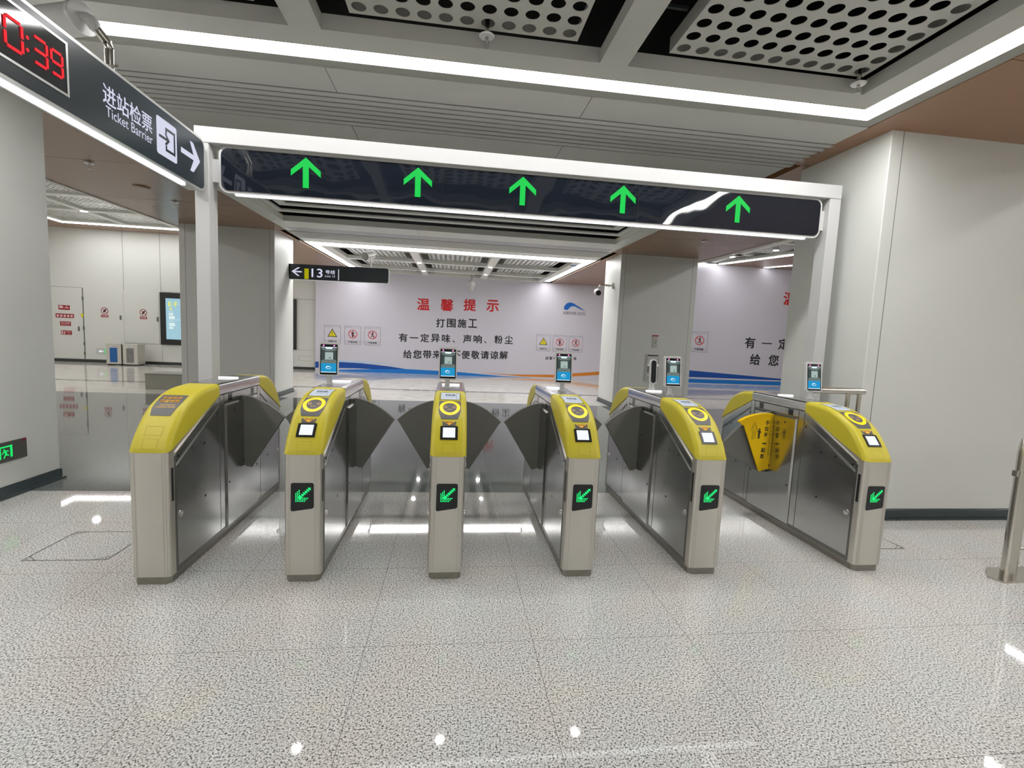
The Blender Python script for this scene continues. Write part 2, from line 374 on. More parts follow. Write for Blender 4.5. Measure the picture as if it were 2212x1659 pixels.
# panels and slats before the gantry
def panels(y0, y1, xs, m=CEILG, d=.0): return cbox([(a+.003, c-.003, y0, y1, d, d+.05) for a, c in zip(xs, xs[1:])], m)
panels(.97, 1.345, (-3.49, -1.0, 1.04, 3.49))
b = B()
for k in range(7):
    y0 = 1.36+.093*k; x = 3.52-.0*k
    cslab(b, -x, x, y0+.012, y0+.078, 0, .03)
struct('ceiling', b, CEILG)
cbox([(-3.515, 3.515, 1.346, 2.012, .007, .1)], mat('slat_shade_backing', (.13, .13, .12), .7, noise=.05))  # dark sheet behind the slats, painted in for the shade between them
panels(2.015, 3.1, (-3.49, -1.02, 1.04, 3.49))
# dark open bay with nested rings
cbox([(-3.5, 3.5, 3.1, 3.35), (-3.49, -3.3, 3.35, 6.93), (3.3, 3.49, 3.35, 6.93), (-3.6, -3.49, 3.1, 9.28, .015, .1), (3.49, 3.6, 3.1, 9.28, .015, .1)], CEILW)
cbox([(-3.3, -3.285, 3.35, 6.93, .1, .115), (3.285, 3.3, 3.35, 6.93, .1, .115)], GOLD)
cbox([(-3.3, 3.3, 6.93, 6.95, .0, .105)], CEILW)
panels(6.95, 7.53, (-3.49, -.8, 2.0, 3.49), CEILW)
panels(7.53, 8.03, (-3.49, -.8, 2.0, 3.49), mat('lilac_grey_panel', (.50, .50, .52), .4, noise=.02), .012)
b = B()
for k in range(9):
    y0 = 8.06+.081*k; cslab(b, -3.6, 3.6, y0, y0+.055, .004, .03)
struct('ceiling', b, CEILG)
cbox([(-3.6, 3.6, 8.03, 8.8, .035, .08)], CEILR)
b = B()
for ox, oy0, oy1 in ((3.335, 3.4, 6.61), (3.07, 3.6, 6.08), (2.80, 3.8, 5.55), (2.53, 4.0, 5.02)):
    w = .16
    for q in ((-ox, ox, oy1-w, oy1), (-ox, ox, oy0, oy0+w), (-ox, -ox+w, oy0+w, oy1-w), (ox-w, ox, oy0+w, oy1-w)): cslab(b, *q, .10, .128)
tag(link('ring_louvre', b, CEILW), 'nested white rectangular ceiling rings hanging in the dark bay behind the arrow sign', 'ceiling louvre')
b = B()
for x in (-2.2, -.9, .6, 1.9): tube(b, [(x, 5.0, zc(5)+.8), (x, 7.0, zc(7)+.5)], .02, 8)
for y in (4.2, 5.1, 6.0, 6.7):
    for k in range(9): tube(b, [(-3.0+.75*k, y, zc(y)+.15), (-3.0+.75*k, y, zc(y)+1.1)], .004, 6)
tag(link('hanger_rod', b, DUCT), 'thin metal hanger rods in the dark bay above the ceiling rings', 'hanger rods'); bpy.data.objects['hanger_rod']['kind'] = 'stuff'
b = B(); tube(b, [(-3.2, 6.6, zc(6)+.62), (3.2, 6.6, zc(6)+.62)], .10, 14)
tag(link('fire_pipe', b, REDP, smooth=True), 'dark red pipe running above the nested ceiling rings', 'pipe')
# far coffer
panels(8.8, 9.28, (-3.6, -.9, 2.1, 3.6), CEILW)
cbox([(-3.72, 3.72, 9.28, 9.30, .0, .06), (-3.72, -3.64, 9.3, YB-.2, .03, .1), (3.64, 3.72, 9.3, YB-.2, .03, .1), (-3.64, 3.64, 9.3, 9.8, .03, .1), (-3.64, -3.4, 9.8, YB-.2, .03, .1), (3.4, 3.64, 9.8, YB-.2, .03, .1)], CEILR)
FX = [(-3.15, -1.20), (-.97, .95), (1.19, 3.18)]; FY = [(10.02, 11.9), (12.15, 14.05), (14.3, 15.45)]
f2 = [(-3.4, 3.4, 9.8, 10.02), (-3.4, -3.15, 10.02, YB-.2), (3.18, 3.4, 10.02, YB-.2), (-1.20, -.97, 10.02, YB-.2), (.95, 1.19, 10.02, YB-.2)]
for a, c in FX: f2 += [(a, c, 11.9, 12.15), (a, c, 14.05, 14.3), (a, c, 15.45, YB-.2)]
cbox(f2, CEILW)
strip([(-3.64, 3.64, 9.3, 9.8), (-3.64, -3.4, 9.8, YB-.45), (3.4, 3.64, 9.8, YB-.45)], 'bright light strip framing the far perforated ceiling trays above the hoarding', m=STRIPF, d=.02)
# bronze bands over the column rows
for sx in (-1, 1):
    ys = [YF, -6.1, -4.1, -2.1, -.1, 1.9, 3.9, 5.92, 7.94, 9.9, 11.9, 13.9, YB]
    b = B()
    for y0, y1 in zip(ys, ys[1:]):
        x0 = 3.49 if y1 < 3.2 else (3.60 if y1 < 9.8 else 3.72)
        a, c = sorted((sx*x0, sx*5.95)); cslab(b, a, c, y0+.004, y1-.004, 0, .06)
    struct('ceiling', b, BROWN)
    b = B(); a, c = sorted((sx*3.72, sx*5.93)); cslab(b, a, c, YF, YB, .012, .05); struct('ceiling', b, BROWNS)
    b = B(); a, c = sorted((sx*5.95, sx*6.0)); cslab(b, a, c, YF, YB, -.012, 1.45); struct('trim_%d' % (3 if sx < 0 else 4), b, CEILW)
# centre bay behind the viewer
b = B(); cslab(b, -3.49, 3.49, YF, YN-.3, 0, .06); struct('ceiling', b, CEILG)
# voids above the open bays
b = B(); v = [(-3.6, YF), (3.6, YF), (3.6, YB), (-3.6, YB)]
box(b, -3.62, 3.62, YF, YB, 4.95, 5.0); box(b, -3.66, -3.62, YF, YB, 3.75, 5.0); box(b, 3.62, 3.66, YF, YB, 3.75, 5.0)
struct('ceiling', b, VOID)
b = B(); box(b, -2.4, 2.6, -2.2, -1.6, 4.3, 4.6); box(b, -.96, -.9, -.5, .4, 3.75, 4.0); box(b, 1.15, 1.4, .12, .14, 3.64, 3.66); box(b, -2.9, 2.9, -.25, -.19, 3.9, 3.95)
tag(link('air_duct', b, DUCT), 'dark ducts half seen in the gaps above the nearest ceiling trays', 'duct')

# aisle ceilings, higher than the centre
def aisle(x0, x1, zA, label):
    b = B(); box(b, x0, x1, YF, YB, zA+.14, zA+.2); struct('ceiling', b, VOID)
    return b
ZA, ZR = 4.68, 4.87
b = B(); box(b, XL, -6.0, YF, YB, ZA+.9, ZA+.95); struct('ceiling', b, VOID)
b = B(); box(b, 6.0, XR, YF, YB, ZR+.9, ZR+.95); struct('ceiling', b, VOID)
def zbox(items, m, z, h=.08):
    b = B()
    for it in items: box(b, it[0], it[1], it[2], it[3], z+(it[4] if len(it) > 4 else 0), z+(it[5] if len(it) > 5 else h))
    return struct('ceiling', b, m)
# left aisle coffer
zbox([(XL, -12.97, YF, YB), (-12.97, -8.95, 15.02, YB), (-8.95, -6.0, YF, YB), (-12.97, -8.95, 8.0, 8.5), (-12.97, -8.95, YF, -8)], BROWN, ZA)
LX = [(-12.62, -10.95), (-10.75, -9.32)]; LY = [(8.9, 10.95), (11.2, 12.78), (13.02, 14.55)]
fL = [(-12.79, -9.12, 8.7, 8.9), (-12.79, -9.12, 14.55, 14.76), (-12.79, -12.62, 8.9, 14.55), (-9.32, -9.12, 8.9, 14.55), (-10.95, -10.75, 8.9, 14.55)]
for a, c in LX: fL += [(a, c, 10.95, 11.2), (a, c, 12.78, 13.02)]
zbox(fL, CEILW, ZA)
strip([(-12.97, -8.95, 14.78, 15.0), (-12.97, -12.79, 8.7, 14.78), (-12.97, -8.95, 8.5, 8.7)], 'bright light strip framing the ceiling trays of the left aisle', zf=ZA-.004, m=STRIPF)
zbox([(-12.97, -8.95, 7.9, 8.0), (-12.97, -8.95, -8, -7.6), (-9.8, -8.95, -7.6, 7.9), (-13.2, -12.97, -7.6, 7.9)], CEILW, ZA)
zbox([(-13.2, -9.8, -7.6, 7.9)], CEILG, ZA)
strip([(-13.3, -9.7, 7.2, 7.4), (-13.3, -9.7, -7.1, -6.9), (-9.9, -9.7, -6.9, 7.2), (-13.3, -13.1, -6.9, 7.2)], 'unseen light strip frame added on the front part of the left aisle ceiling', zf=ZA-.02)  # out of view, added to light the hall
# right aisle: slanted light line
def poly_slab(pts, m, z, h=.08):
    b = B(); prism(b, pts, 'z', z, z+h); return b
struct('ceiling', poly_slab([(10.62, 15.9), (11.95, 12.7), (13.9, 8.0), (15.0, YF), (XR, YF), (XR, YB), (13.2, YB), (13.2, 15.0), (12.55, 15.9)], BROWN, ZR), BROWN)
zbox([(6.0, 8.2, YF, YB), (8.2, 10.3, 7.0, 9.0), (8.2, 10.3, YF, -8)], BROWN, ZR)
RX = [(8.4, 10.0), (10.25, 11.2)]; RY = [(9.3, 11.3), (11.5, 13.35), (13.6, 15.3)]
fR = [(8.2, 8.4, 9.0, YB), (10.0, 10.25, 9.0, 15.6), (8.4, 10.0, 9.0, 9.3), (8.4, 10.0, 11.3, 11.5), (8.4, 10.6, 13.35, 13.6), (8.4, 10.5, 15.3, 15.65), (10.25, 11.3, 11.2, 11.4)]
zbox(fR, CEILW, ZR)
b = poly_slab([(10.50, 15.50), (10.68, 15.50), (13.2, 9.4), (13.0, 9.4)], None, ZR-.01, .02); tag(link('light_strip', b, STRIPF), 'slanting light strip along the right aisle ceiling edge', 'light', 'ceiling light strips')
struct('trim_5', poly_slab([(10.25, 15.6), (10.42, 15.72), (13.0, 9.4), (12.75, 9.4)], None, ZR), CEILW)
b = poly_slab([(12.55, 15.60), (12.75, 15.60), (13.45, 14.4), (13.3, 14.4)], None, ZR-.01, .02); tag(link('light_strip', b, STRIPW), 'short farther light strip at the right above the second hoarding', 'light', 'ceiling light strips')
strip([(8.4, 10.5, 15.58, 15.66)], 'thin cove light just above the second hoarding at right', zf=ZR-.02, m=STRIPW)
zbox([(8.2, 13.5, -8, 7.0)], CEILG, ZR)
strip([(8.6, 12.6, 6.2, 6.4), (8.6, 12.6, -7.1, -6.9), (8.6, 8.8, -6.9, 6.2), (12.4, 12.6, -6.9, 6.2)], 'unseen light strip frame added on the front part of the right aisle ceiling', zf=ZR-.02)  # added out of view as extra light from the right aisle

# perforated trays: one mesh, copied
def tray_mesh(nx, ny, p=.1352, r=.046, seg=16, h=.10):
    b = B(); W, H = nx*p, ny*p
    t = .0015
    for i in range(nx):
        for j in range(ny):
            cx, cy = -W/2+(i+.5)*p, -H/2+(j+.5)*p; hp = p/2
            circ = [b.verts.new((cx+r*math.cos(2*PI*k/seg), cy+r*math.sin(2*PI*k/seg), 0)) for k in range(seg)]
            top = [b.verts.new((v.co.x, v.co.y, .004)) for v in circ]
            sq = []
            for k in range(seg):
                a = 2*PI*k/seg; m = max(abs(math.cos(a)), abs(math.sin(a))); sq.append(b.verts.new((cx+hp*math.cos(a)/m, cy+hp*math.sin(a)/m, 0)))
            for k in range(seg):
                k2 = (k+1) % seg; b.faces.new((sq[k], sq[k2], circ[k2], circ[k])); b.faces.new((circ[k], circ[k2], top[k2], top[k]))
    bmesh.ops.remove_doubles(b, verts=b.verts, dist=.0002)
    e = .0; 
    for q in ((-W/2, W/2, -H/2-.004, -H/2), (-W/2, W/2, H/2, H/2+.004), (-W/2-.004, -W/2, -H/2-.004, H/2+.004), (W/2, W/2+.004, -H/2-.004, H/2+.004)): box(b, *q, -.001, h)
    return b
TG = 'perforated metal ceiling trays'
_m = {}
def tray(x, y, z, nx, ny, label, tilt=True, p=.1352):
    k = (nx, ny, y > 5)
    if k not in _m:
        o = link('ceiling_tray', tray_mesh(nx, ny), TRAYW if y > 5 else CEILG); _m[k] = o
    else:
        o = _m[k].copy(); COL.objects.link(o)
    o.location = (x, y, z)
    if tilt: o.rotation_euler = (math.atan(.018), 0, 0)
    tag(o, label, 'ceiling tray', TG); return o
for x, nm in ((.03, 'middle'), (2.18, 'right'), (-2.04, 'left')):
    tray(x, .445-.744, zc(-.3)+.10, 11, 11, {'middle': 'large perforated tray at top centre between two ceiling beams', 'right': 'large perforated tray filling the upper right of the ceiling', 'left': 'perforated tray left of the top centre tray, mostly beyond the picture top'}[nm])
names = {0: 'left', 1: 'middle', 2: 'right'}; rows = {0: 'front row', 1: 'second row', 2: 'back row'}
for i, (a, c) in enumerate(FX):
    for j, (y0, y1) in enumerate(FY):
        yy = (y0+y1)/2; tray((a+c)/2, yy, zc(yy)+.09, 11, 11 if j < 2 else 7, f'far ceiling tray above the hoarding, {names[i]} one of the {rows[j]}')
for i, (a, c) in enumerate(LX):
    for j, (y0, y1) in enumerate(LY):
        tray((a+c)/2, (y0+y1)/2, ZA+.05, 11 if i == 0 else 9, (14, 10, 10)[j], f'left aisle ceiling tray, {"outer" if i == 0 else "inner"} column, {rows[j]}', False)
for j, (y0, y1) in enumerate(RY):
    tray(9.2, (y0+y1)/2, ZR+.05, 11, 11 if j < 2 else 9, f'right aisle ceiling tray beyond the white column, {rows[j]}', False)
tray(10.85, 12.35, ZR+.05, 6, 11, 'narrow right aisle ceiling tray next to the slanting light strip', False)

# downlights
def downlight(x, y, z, label, r=.06):
    t = thing('downlight', label, 'downlight', (x, y, z), 'small round ceiling downlights')
    b = B(); tube(b, [(x, y, z-.004), (x, y, z+.02)], [r*1.25, r*1.25], 24); link('trim_ring', b, WHITEP, t)
    b = B(); tube(b, [(x, y, z-.007), (x, y, z+.0)], [r, r], 24); link('lens', b, DOWN, t)
for x, y, l in ((-1.085, 12.02, 'downlight at the front left beam crossing of the far ceiling trays'), (1.07, 12.02, 'downlight at the front right beam crossing of the far ceiling trays'),
                (-1.085, 14.17, 'downlight at the back left beam crossing of the far ceiling trays'), (1.07, 14.17, 'downlight at the back right beam crossing of the far ceiling trays')):
    downlight(x, y, zc(y), l)
for x, l in ((-1.71, 'downlight in the panel above the gantry, left of three'), (0, 'downlight in the panel above the gantry, middle of three'), (1.74, 'downlight in the panel above the gantry, right of three')):
    downlight(x, 2.63, zc(2.63), l, .05)
downlight(-10.85, 12.90, ZA, 'downlight at the beam crossing of the left aisle trays', .09)
downlight(-10.85, 11.07, ZA, 'nearer downlight at the beam crossing of the left aisle trays', .09)
downlight(10.12, 13.9, ZR, 'farther downlight among the right aisle trays', .09); downlight(10.7, 12.3, ZR, 'nearer downlight among the right aisle trays', .09)

b = B(); cslab(b, 3.22, 3.38, 10.35, 10.55, -.004, .0); tag(link('ceiling_sticker', b, BLUE2), 'small blue sticker at the front right corner of the far ceiling frame', 'sticker')
# sprinklers
def sprinkler(x, y, z, label, s=1., drop=.0):
    t = thing('sprinkler', label, 'sprinkler', (x, y, z), 'ceiling sprinklers')
    b = B(); tube(b, [(x, y, z+.02+drop), (x, y, z-.01*s)], .014*s, 12); tube(b, [(x, y, z-.01*s), (x, y, z-.03*s)], [.012*s, .008*s], 12); link('pipe', b, STAIN, t, smooth=True)
    b = B(); tube(b, [(x, y, z-.012*s), (x, y, z-.018*s)], [.045*s, .04*s], 24); link('rosette', b, ALU, t, smooth=True)
    b = B()
    for sx in (-1, 1): tube(b, [(x+.006*s*sx, y, z-.028*s), (x+.014*s*sx, y, z-.048*s), (x+.004*s*sx, y, z-.068*s)], .0025*s, 6)
    tube(b, [(x, y, z-.068*s), (x, y, z-.071*s)], [.017*s, .017*s], 14); link('deflector', b, STAIN, t)
sprinkler(.162, .40, 3.515, 'steel sprinkler head under the edge of the top centre tray', 1.15, .1)
sprinkler(2.86, .40, 3.505, 'steel sprinkler head at the corner of the upper right tray', 1.15, .1)
sprinkler(-4.66, 4.0, zc(4)-.0, 'sprinkler on the bronze ceiling seam at left, nearer one', 1.2)
sprinkler(-4.69, 5.95, zc(5.95), 'sprinkler on the bronze ceiling seam at left, farther one', 1.2)
sprinkler(4.73, 5.95, zc(5.95), 'sprinkler on the bronze ceiling beyond the arrow sign at right', 1.2)
b = B(); tube(b, [(-4.7, 5.1, zc(5.1)), (-4.7, 5.1, zc(5.1)-.012), (-4.7, 5.1, zc(5.1)-.02)], [.11, .11, .09], 28)
tag(link('ceiling_disc', b, BROWN, smooth=True), 'round flat bronze cover on the left bronze ceiling', 'cover')

# ------------------------------------------------------------------ gantry and arrow sign
GY = 1.30
t = thing('gantry', 'white steel gantry frame with two posts spanning the ticket gates', 'gantry', (.75, GY+.07, 0))
for x0, x1 in ((-2.08, -1.972), (3.475, 3.588)):
    b = B(); box(b, x0, x1, GY, GY+.14, 0, 2.982, .004, 1); box(b, x0-.04, x1+.04, GY-.04, GY+.18, 0, .012); link('post', b, POSTW, t)
b = B(); box(b, -2.08, 3.588, GY, GY+.14, 2.984, 3.108, .004, 1); link('beam', b, POSTW, t)
t = thing('arrow_sign', 'long black acrylic sign with five green up arrows hung under the gantry beam', 'sign', (.76, GY+.09, 2.62))
b = B(); prism(b, rrect(-1.915, 3.43, 2.618, 2.985, .07), 'y', GY+.04, GY+.15); link('frame', b, WHITEP, t, smooth=20)
b = B(); prism(b, rrect(-1.895, 3.412, 2.638, 2.965, .055), 'y', GY+.034, GY+.06)
link('face', b, ACRY, t, smooth=20)
FS = Fr((0, GY+.034, 0), X, Z)
for cx in (-1.240, -.332, .566, 1.474, 2.578):
    b = B(); w = .118
    FS.poly(b, [(cx, 2.945), (cx+w, 2.842), (cx+w, 2.792), (cx+.024, 2.872), (cx+.024, 2.703), (cx-.024, 2.703), (cx-.024, 2.872), (cx-w, 2.792), (cx-w, 2.842)], .003)
    bmesh.ops.triangulate(b, faces=b.faces)
    a = link('arrow', b, GREENA, t); a['label'] = 'glowing green up arrow'
b = B()
for x in (-.125, 1.62): box(b, x-.002, x+.002, GY+.0315, GY+.035, 2.64, 2.965)
link('face_joint', b, BLK, t)
for x0, x1 in ((-1.80, -.72), (-.71, .42), (.43, 1.6), (1.61, 3.30)):
    b = B(); box(b, x0, x1, GY+.055, GY+.085, 2.608, 2.62); link('light_bar', b, STRIPS, t)
for x0, x1 in ((-1.972, -1.915), (3.43, 3.475)):
    b = B(); box(b, x0, x1, GY+.06, GY+.09, 2.70, 2.88); link('side_bracket', b, WHITEP, t)

# ------------------------------------------------------------------ ticket barrier sign, seen at a sharp angle
SX = -1.99
t = thing('hanging_sign', 'charcoal ticket barrier sign with red digital clock running towards the viewer at left', 'sign', (SX-.05, 0, 2.6))
b = B(); prism(b, rrect(-1.9, 1.275, 2.588, 2.99, .06), 'x', SX-.10, SX); link('frame', b, ALU, t, smooth=20)
b = B(); prism(b, rrect(-1.88, 1.258, 2.604, 2.972, .05), 'x', SX-.02, SX+.003); link('face', b, SIGNK, t, smooth=20)
for y0, y1 in ((-1.6, -.7), (-.69, .265), (.275, 1.06)):
    b = B(); box(b, SX-.065, SX-.035, y0, y1, 2.578, 2.59); link('light_bar', b, STRIPS, t)
FT = Fr((SX+.003, 0, 0), Y, Z)
b = B(); text(b, FT, '进站检票', .158, .60, 2.765, 2.875, .002, .012); link('chinese_lettering', b, WGLOW, t)
b = B(); text(b, FT, 'Ticket Barrier', .178, .603, 2.700, 2.757, .002, .004); link('english_lettering', b, WGLOW, t)
b = B(); FT.poly(b, rrect(.648, .882, 2.672, 2.915, .018), .0015); link('gate_pictogram', b, WGLOW, t)
b = B()
FT.slab(b, [(.745, 2.87), (.860, 2.87), (.860, 2.715), (.745, 2.715), (.745, 2.755), (.762, 2.755), (.762, 2.733), (.842, 2.733), (.842, 2.852), (.762, 2.852), (.762, 2.83), (.745, 2.83)], .0025, .003)
FT.slab(b, [(.672, 2.802), (.760, 2.802), (.735, 2.828), (.757, 2.828), (.795, 2.793), (.757, 2.757), (.735, 2.757), (.760, 2.784), (.672, 2.784)], .0025, .003)
link('pictogram_mark', b, SIGNK, t)
b = B()
FT.slab(b, [(.935, 2.815), (1.105, 2.815), (1.055, 2.903), (1.10, 2.903), (1.195, 2.797), (1.10, 2.69), (1.055, 2.69), (1.105, 2.778), (.935, 2.778)], .001, .002)
link('right_arrow', b, WGLOW, t)
# clock window
b = B(); FT.outline(b, -1.0, -.083, 2.672, 2.938, .012, .003); FT.rect(b, -.098, -.085, 2.675, 2.93, .004)
link('clock_frame', b, ALU, t)
b = B(); FT.rect(b, -.99, -.10, 2.684, 2.93, .0022); link('clock_window', b, mat('smoky_clock_glass', (.045, .05, .055), .08, noise=.1, spec=.7), t)
def seg7(b, x, y, w, h, s, th):
    g = {'a': ((0, 1), (1, 1)), 'b': ((1, 1), (1, .5)), 'c': ((1, .5), (1, 0)), 'd': ((0, 0), (1, 0)), 'e': ((0, .5), (0, 0)), 'f': ((0, 1), (0, .5)), 'g': ((0, .5), (1, .5))}
    for ch in s:
        p, q = g[ch]; P0 = (x+p[0]*w, y+p[1]*h); P1 = (x+q[0]*w, y+q[1]*h)
        k = .08; A = (P0[0]+(P1[0]-P0[0])*k, P0[1]+(P1[1]-P0[1])*k); C = (P1[0]-(P1[0]-P0[0])*k, P1[1]-(P1[1]-P0[1])*k); FT.line(b, A, C, th, .006)
for q in ((-.437, 2.735, .085, .125, 'abcdef', .014), (-.292, 2.740, .074, .115, 'abcdg', .013), (-.192, 2.745, .066, .108, 'abcdfg', .013), (-.60, 2.73, .085, .13, 'abged', .014)):
    b = B(); seg7(b, *q); link('clock_digit', b, REDL, t)
b = B(); FT.disc(b, -.324, 2.825, .008, .008, .006); FT.disc(b, -.326, 2.77, .008, .008, .006); link('clock_colon', b, REDL, t)
b = B(); box(b, -2.06, -2.0, 1.275, GY-.002, 2.68, 2.9); link('end_bracket', b, WHITEP, t)

# camera on a bent pole above the sign
t = thing('security_camera', 'large white bullet camera on a bent steel pole above the ticket barrier sign', 'camera', (-2.07, .35, 2.99))
b = B(); tube(b, [(-2.078, .35, 2.99), (-2.078, .35, 3.14), (-2.088, .35, 3.175), (-2.135, .35, 3.235), (-2.15, .35, 3.25)], .013, 12)
tube(b, [(-2.052, .35, 2.99), (-2.052, .35, 3.14), (-2.06, .35, 3.175), (-2.11, .35, 3.24), (-2.13, .35, 3.26)], .013, 12)
box(b, -2.095, -2.03, .335, .365, 3.04, 3.05); box(b, -2.03, -2.022, .34, .36, 3.05, 3.06)
link('pole', b, STAIN, t, smooth=True)
b = B(); tube(b, [(-2.125, .35, 3.235), (-2.14, .35, 3.26), (-2.155, .35, 3.285), (-2.18, .35, 3.30), (-2.215, .35, 3.302)], [.02, .034, .036, .03, .026], 16); link('joint', b, WHITEP, t, smooth=True)
b = B(); tube(b, [(-2.20, .352, 3.30), (-2.207, .354, 3.30), (-2.225, .36, 3.298)], [.086, .09, .088], 32); link('end_cap', b, WHITEP, t, smooth=30)
b = B(); tube(b, [(-2.225, .36, 3.298), (-2.235, .363, 3.297), (-2.60, .46, 3.275)], [.080, .084, .084], 32); link('body', b, WHITEP, t, smooth=30)

# ------------------------------------------------------------------ line 13 sign
t = thing('line_sign', 'charcoal line 13 sign with left arrow and olive bar mounted off the far column', 'sign', (-2.75, 8.95, 2.7))
def z13(x): return .011*(x+3.88)
FN = Fr((0, 8.9, 0), V((1, 0, .0105)), Z)
b = B(); FN.slab(b, rrect(-3.84, -1.56, 2.715, 3.065, .055), -.10, -.012); link('frame', b, ALU, t, smooth=20)
b = B(); FN.slab(b, rrect(-3.85, -1.575, 2.725, 3.07, .05), -.02, 0); link('face', b, SIGNK, t, smooth=20)
b = B(); FN.rect(b, -3.485, -3.39, 2.735, 2.975, .002); link('line_colour_bar', b, YGLOW, t)
b = B(); FN.slab(b, [(-3.77, 2.90), (-3.63, 2.995), (-3.58, 2.995), (-3.70, 2.912), (-3.545, 2.912), (-3.545, 2.882), (-3.70, 2.882), (-3.59, 2.80), (-3.64, 2.80)], .001, .002); link('left_arrow', b, WGLOW, t)
b = B(); text(b, FN, '13', -3.325, -3.08, 2.785, 2.985, .002, .015); link('line_number', b, WGLOW, t)
b = B(); text(b, FN, '号线', -3.015, -2.80, 2.875, 2.965, .002, .02); text(b, FN, 'Line 13', -3.02, -2.80, 2.80, 2.85, .002, .01); link('small_lettering', b, WGLOW, t)
b = B(); FN.rect(b, -2.725, -2.708, 2.745, 2.995, .002); link('divider_line', b, WGLOW, t)
b = B(); box(b, -3.835, -3.80, 8.95, 8.99, 2.78, 3.04); box(b, -3.86, -3.80, 8.90, 9.0, 2.79, 3.03); link('wall_bracket', b, ALU, t)
b = B(); FN.rect(b, -3.70, -1.66, 2.7145, 2.7155, -.01); box(b, -3.68, -1.68, 8.93, 8.96, 2.712, 2.722); link('light_bar', b, STRIPS, t)

# bullet camera above that sign
t = thing('security_camera', 'small grey bullet camera on a short pole above the line 13 sign', 'camera', (-2.0, 8.98, 3.09))
b = B(); tube(b, [(-2.0, 8.98, 3.07), (-2.0, 8.98, 3.27)], .02, 12); link('pole', b, STAIN, t, smooth=True)
b = B(); tube(b, [(-2.10, 8.80, 3.29), (-1.98, 9.05, 3.37)], .095, 24); link('body', b, LGREY, t, smooth=30)
b = B(); tube(b, [(-2.108, 8.786, 3.285), (-2.10, 8.80, 3.29)], [.060, .062], 24); link('lens', b, LGREY, t, smooth=30)
# camera on column B
t = thing('security_camera', 'round bullet camera on a crooked steel arm fixed to the hoarding side column', 'camera', (3.83, 8.45, 2.92))
b = B(); tube(b, [(3.825, 8.45, 2.915), (3.60, 8.45, 2.915), (3.50, 8.45, 2.90), (3.465, 8.45, 2.85), (3.46, 8.45, 2.78)], .022, 12)
box(b, 3.805, 3.83, 8.42, 8.48, 2.84, 2.98)
for x in (3.72, 3.66, 3.60): tube(b, [(x, 8.45, 2.94), (x, 8.45, 2.88)], .012, 8)
link('arm', b, STAIN, t, smooth=True)
b = B(); tube(b, [(3.43, 8.33, 2.71), (3.45, 8.50, 2.75), (3.46, 8.60, 2.76)], [.075, .08, .07], 28); link('body', b, WHITEP, t, smooth=30)
b = B(); tube(b, [(3.429, 8.318, 2.708), (3.43, 8.33, 2.71)], [.055, .062], 28); link('lens', b, BLK, t, smooth=30)
# dome camera
cx, cy = .60, 14.6; zt = zc(cy)
t = thing('dome_camera', 'pale drop dome camera hanging from the far ceiling before the hoarding', 'camera', (cx, cy, zt))
b = B(); tube(b, [(cx, cy, zt), (cx, cy, zt-.22)], .03, 12); link('pipe', b, STAIN, t)
b = B(); tube(b, [(cx, cy, zt-.18), (cx, cy, zt-.24), (cx, cy, zt-.36), (cx, cy, zt-.42)], [.06, .12, .14, .12], 24); link('body', b, LGREY, t, smooth=True)
b = B(); tube(b, [(cx, cy, zt-.42), (cx, cy, zt-.50), (cx, cy, zt-.56), (cx, cy, zt-.60)], [.095, .09, .07, .02], 24); link('dome', b, LGREY, t, smooth=True)

# ------------------------------------------------------------------ ticket gates
L0, W0 = 1.82, .2266; HW = W0/2
PROF = [(0, .795), (.012, .829), (.055, .90), (.121, .977), (.188, 1.036), (.281, 1.086), (.415, 1.124), (.61, 1.137)]
def catmull(ps, n=6):
    out = []
    for i in range(len(ps)-1):
        p0 = ps[max(i-1, 0)]; p1 = ps[i]; p2 = ps[i+1]; p3 = ps[min(i+2, len(ps)-1)]
        for k in range(n):
            t = k/n
            out.append(tuple(.5*((2*p1[d])+(-p0[d]+p2[d])*t+(2*p0[d]-5*p1[d]+4*p2[d]-p3[d])*t*t+(-p0[d]+3*p1[d]-3*p2[d]+p3[d])*t**3) for d in (0, 1)))
    return out+[ps[-1]]
PR = catmull(PROF, 5)
SL = [0]
for a, c in zip(PR, PR[1:]): SL.append(SL[-1]+math.dist(a, c))
def prof_at(s):
    s = max(0, min(SL[-1]-1e-6, s)); i = max(k for k in range(len(SL)-1) if SL[k] <= s)
    t = (s-SL[i])/(SL[i+1]-SL[i]); a, c = PR[i], PR[i+1]
    p = (a[0]+(c[0]-a[0])*t, a[1]+(c[1]-a[1])*t); d = V((c[0]-a[0], c[1]-a[1])).normalized()
    return p, (-d[1], d[0])
def s_of_y(y):
    for i in range(len(PR)-1):
        if PR[i][0] <= y <= PR[i+1][0]: return SL[i]+(SL[i+1]-SL[i])*(y-PR[i][0])/(PR[i+1][0]-PR[i][0])
    return SL[-1]
def hp(x, s, l=0.):
    p, n = prof_at(s); return V((x, p[0]+n[0]*l, p[1]+n[1]*l))
def hpoly(b, pts, l=.0015, mi=0, cuts=.03):
    """polygon in (x, s) draped on the hood surface"""
    t = B(); t.faces.new([t.verts.new((p[0], p[1], 0)) for p in pts]); bmesh.ops.triangulate(t, faces=t.faces[:])
    for _ in range(5):
        es = [e for e in t.edges if e.calc_length() > cuts]
        if not es: break
        bmesh.ops.subdivide_edges(t, edges=es, cuts=1); bmesh.ops.triangulate(t, faces=t.faces[:])
    nv = {v.index: b.verts.new(hp(v.co.x, v.co.y, l)) for v in (t.verts.index_update() or t.verts)}
    for f in t.faces:
        F = b.faces.new([nv[v.index] for v in f.verts]); F.material_index = mi; F.normal_update()
        if F.normal.z < 0: F.normal_flip()
    t.free()
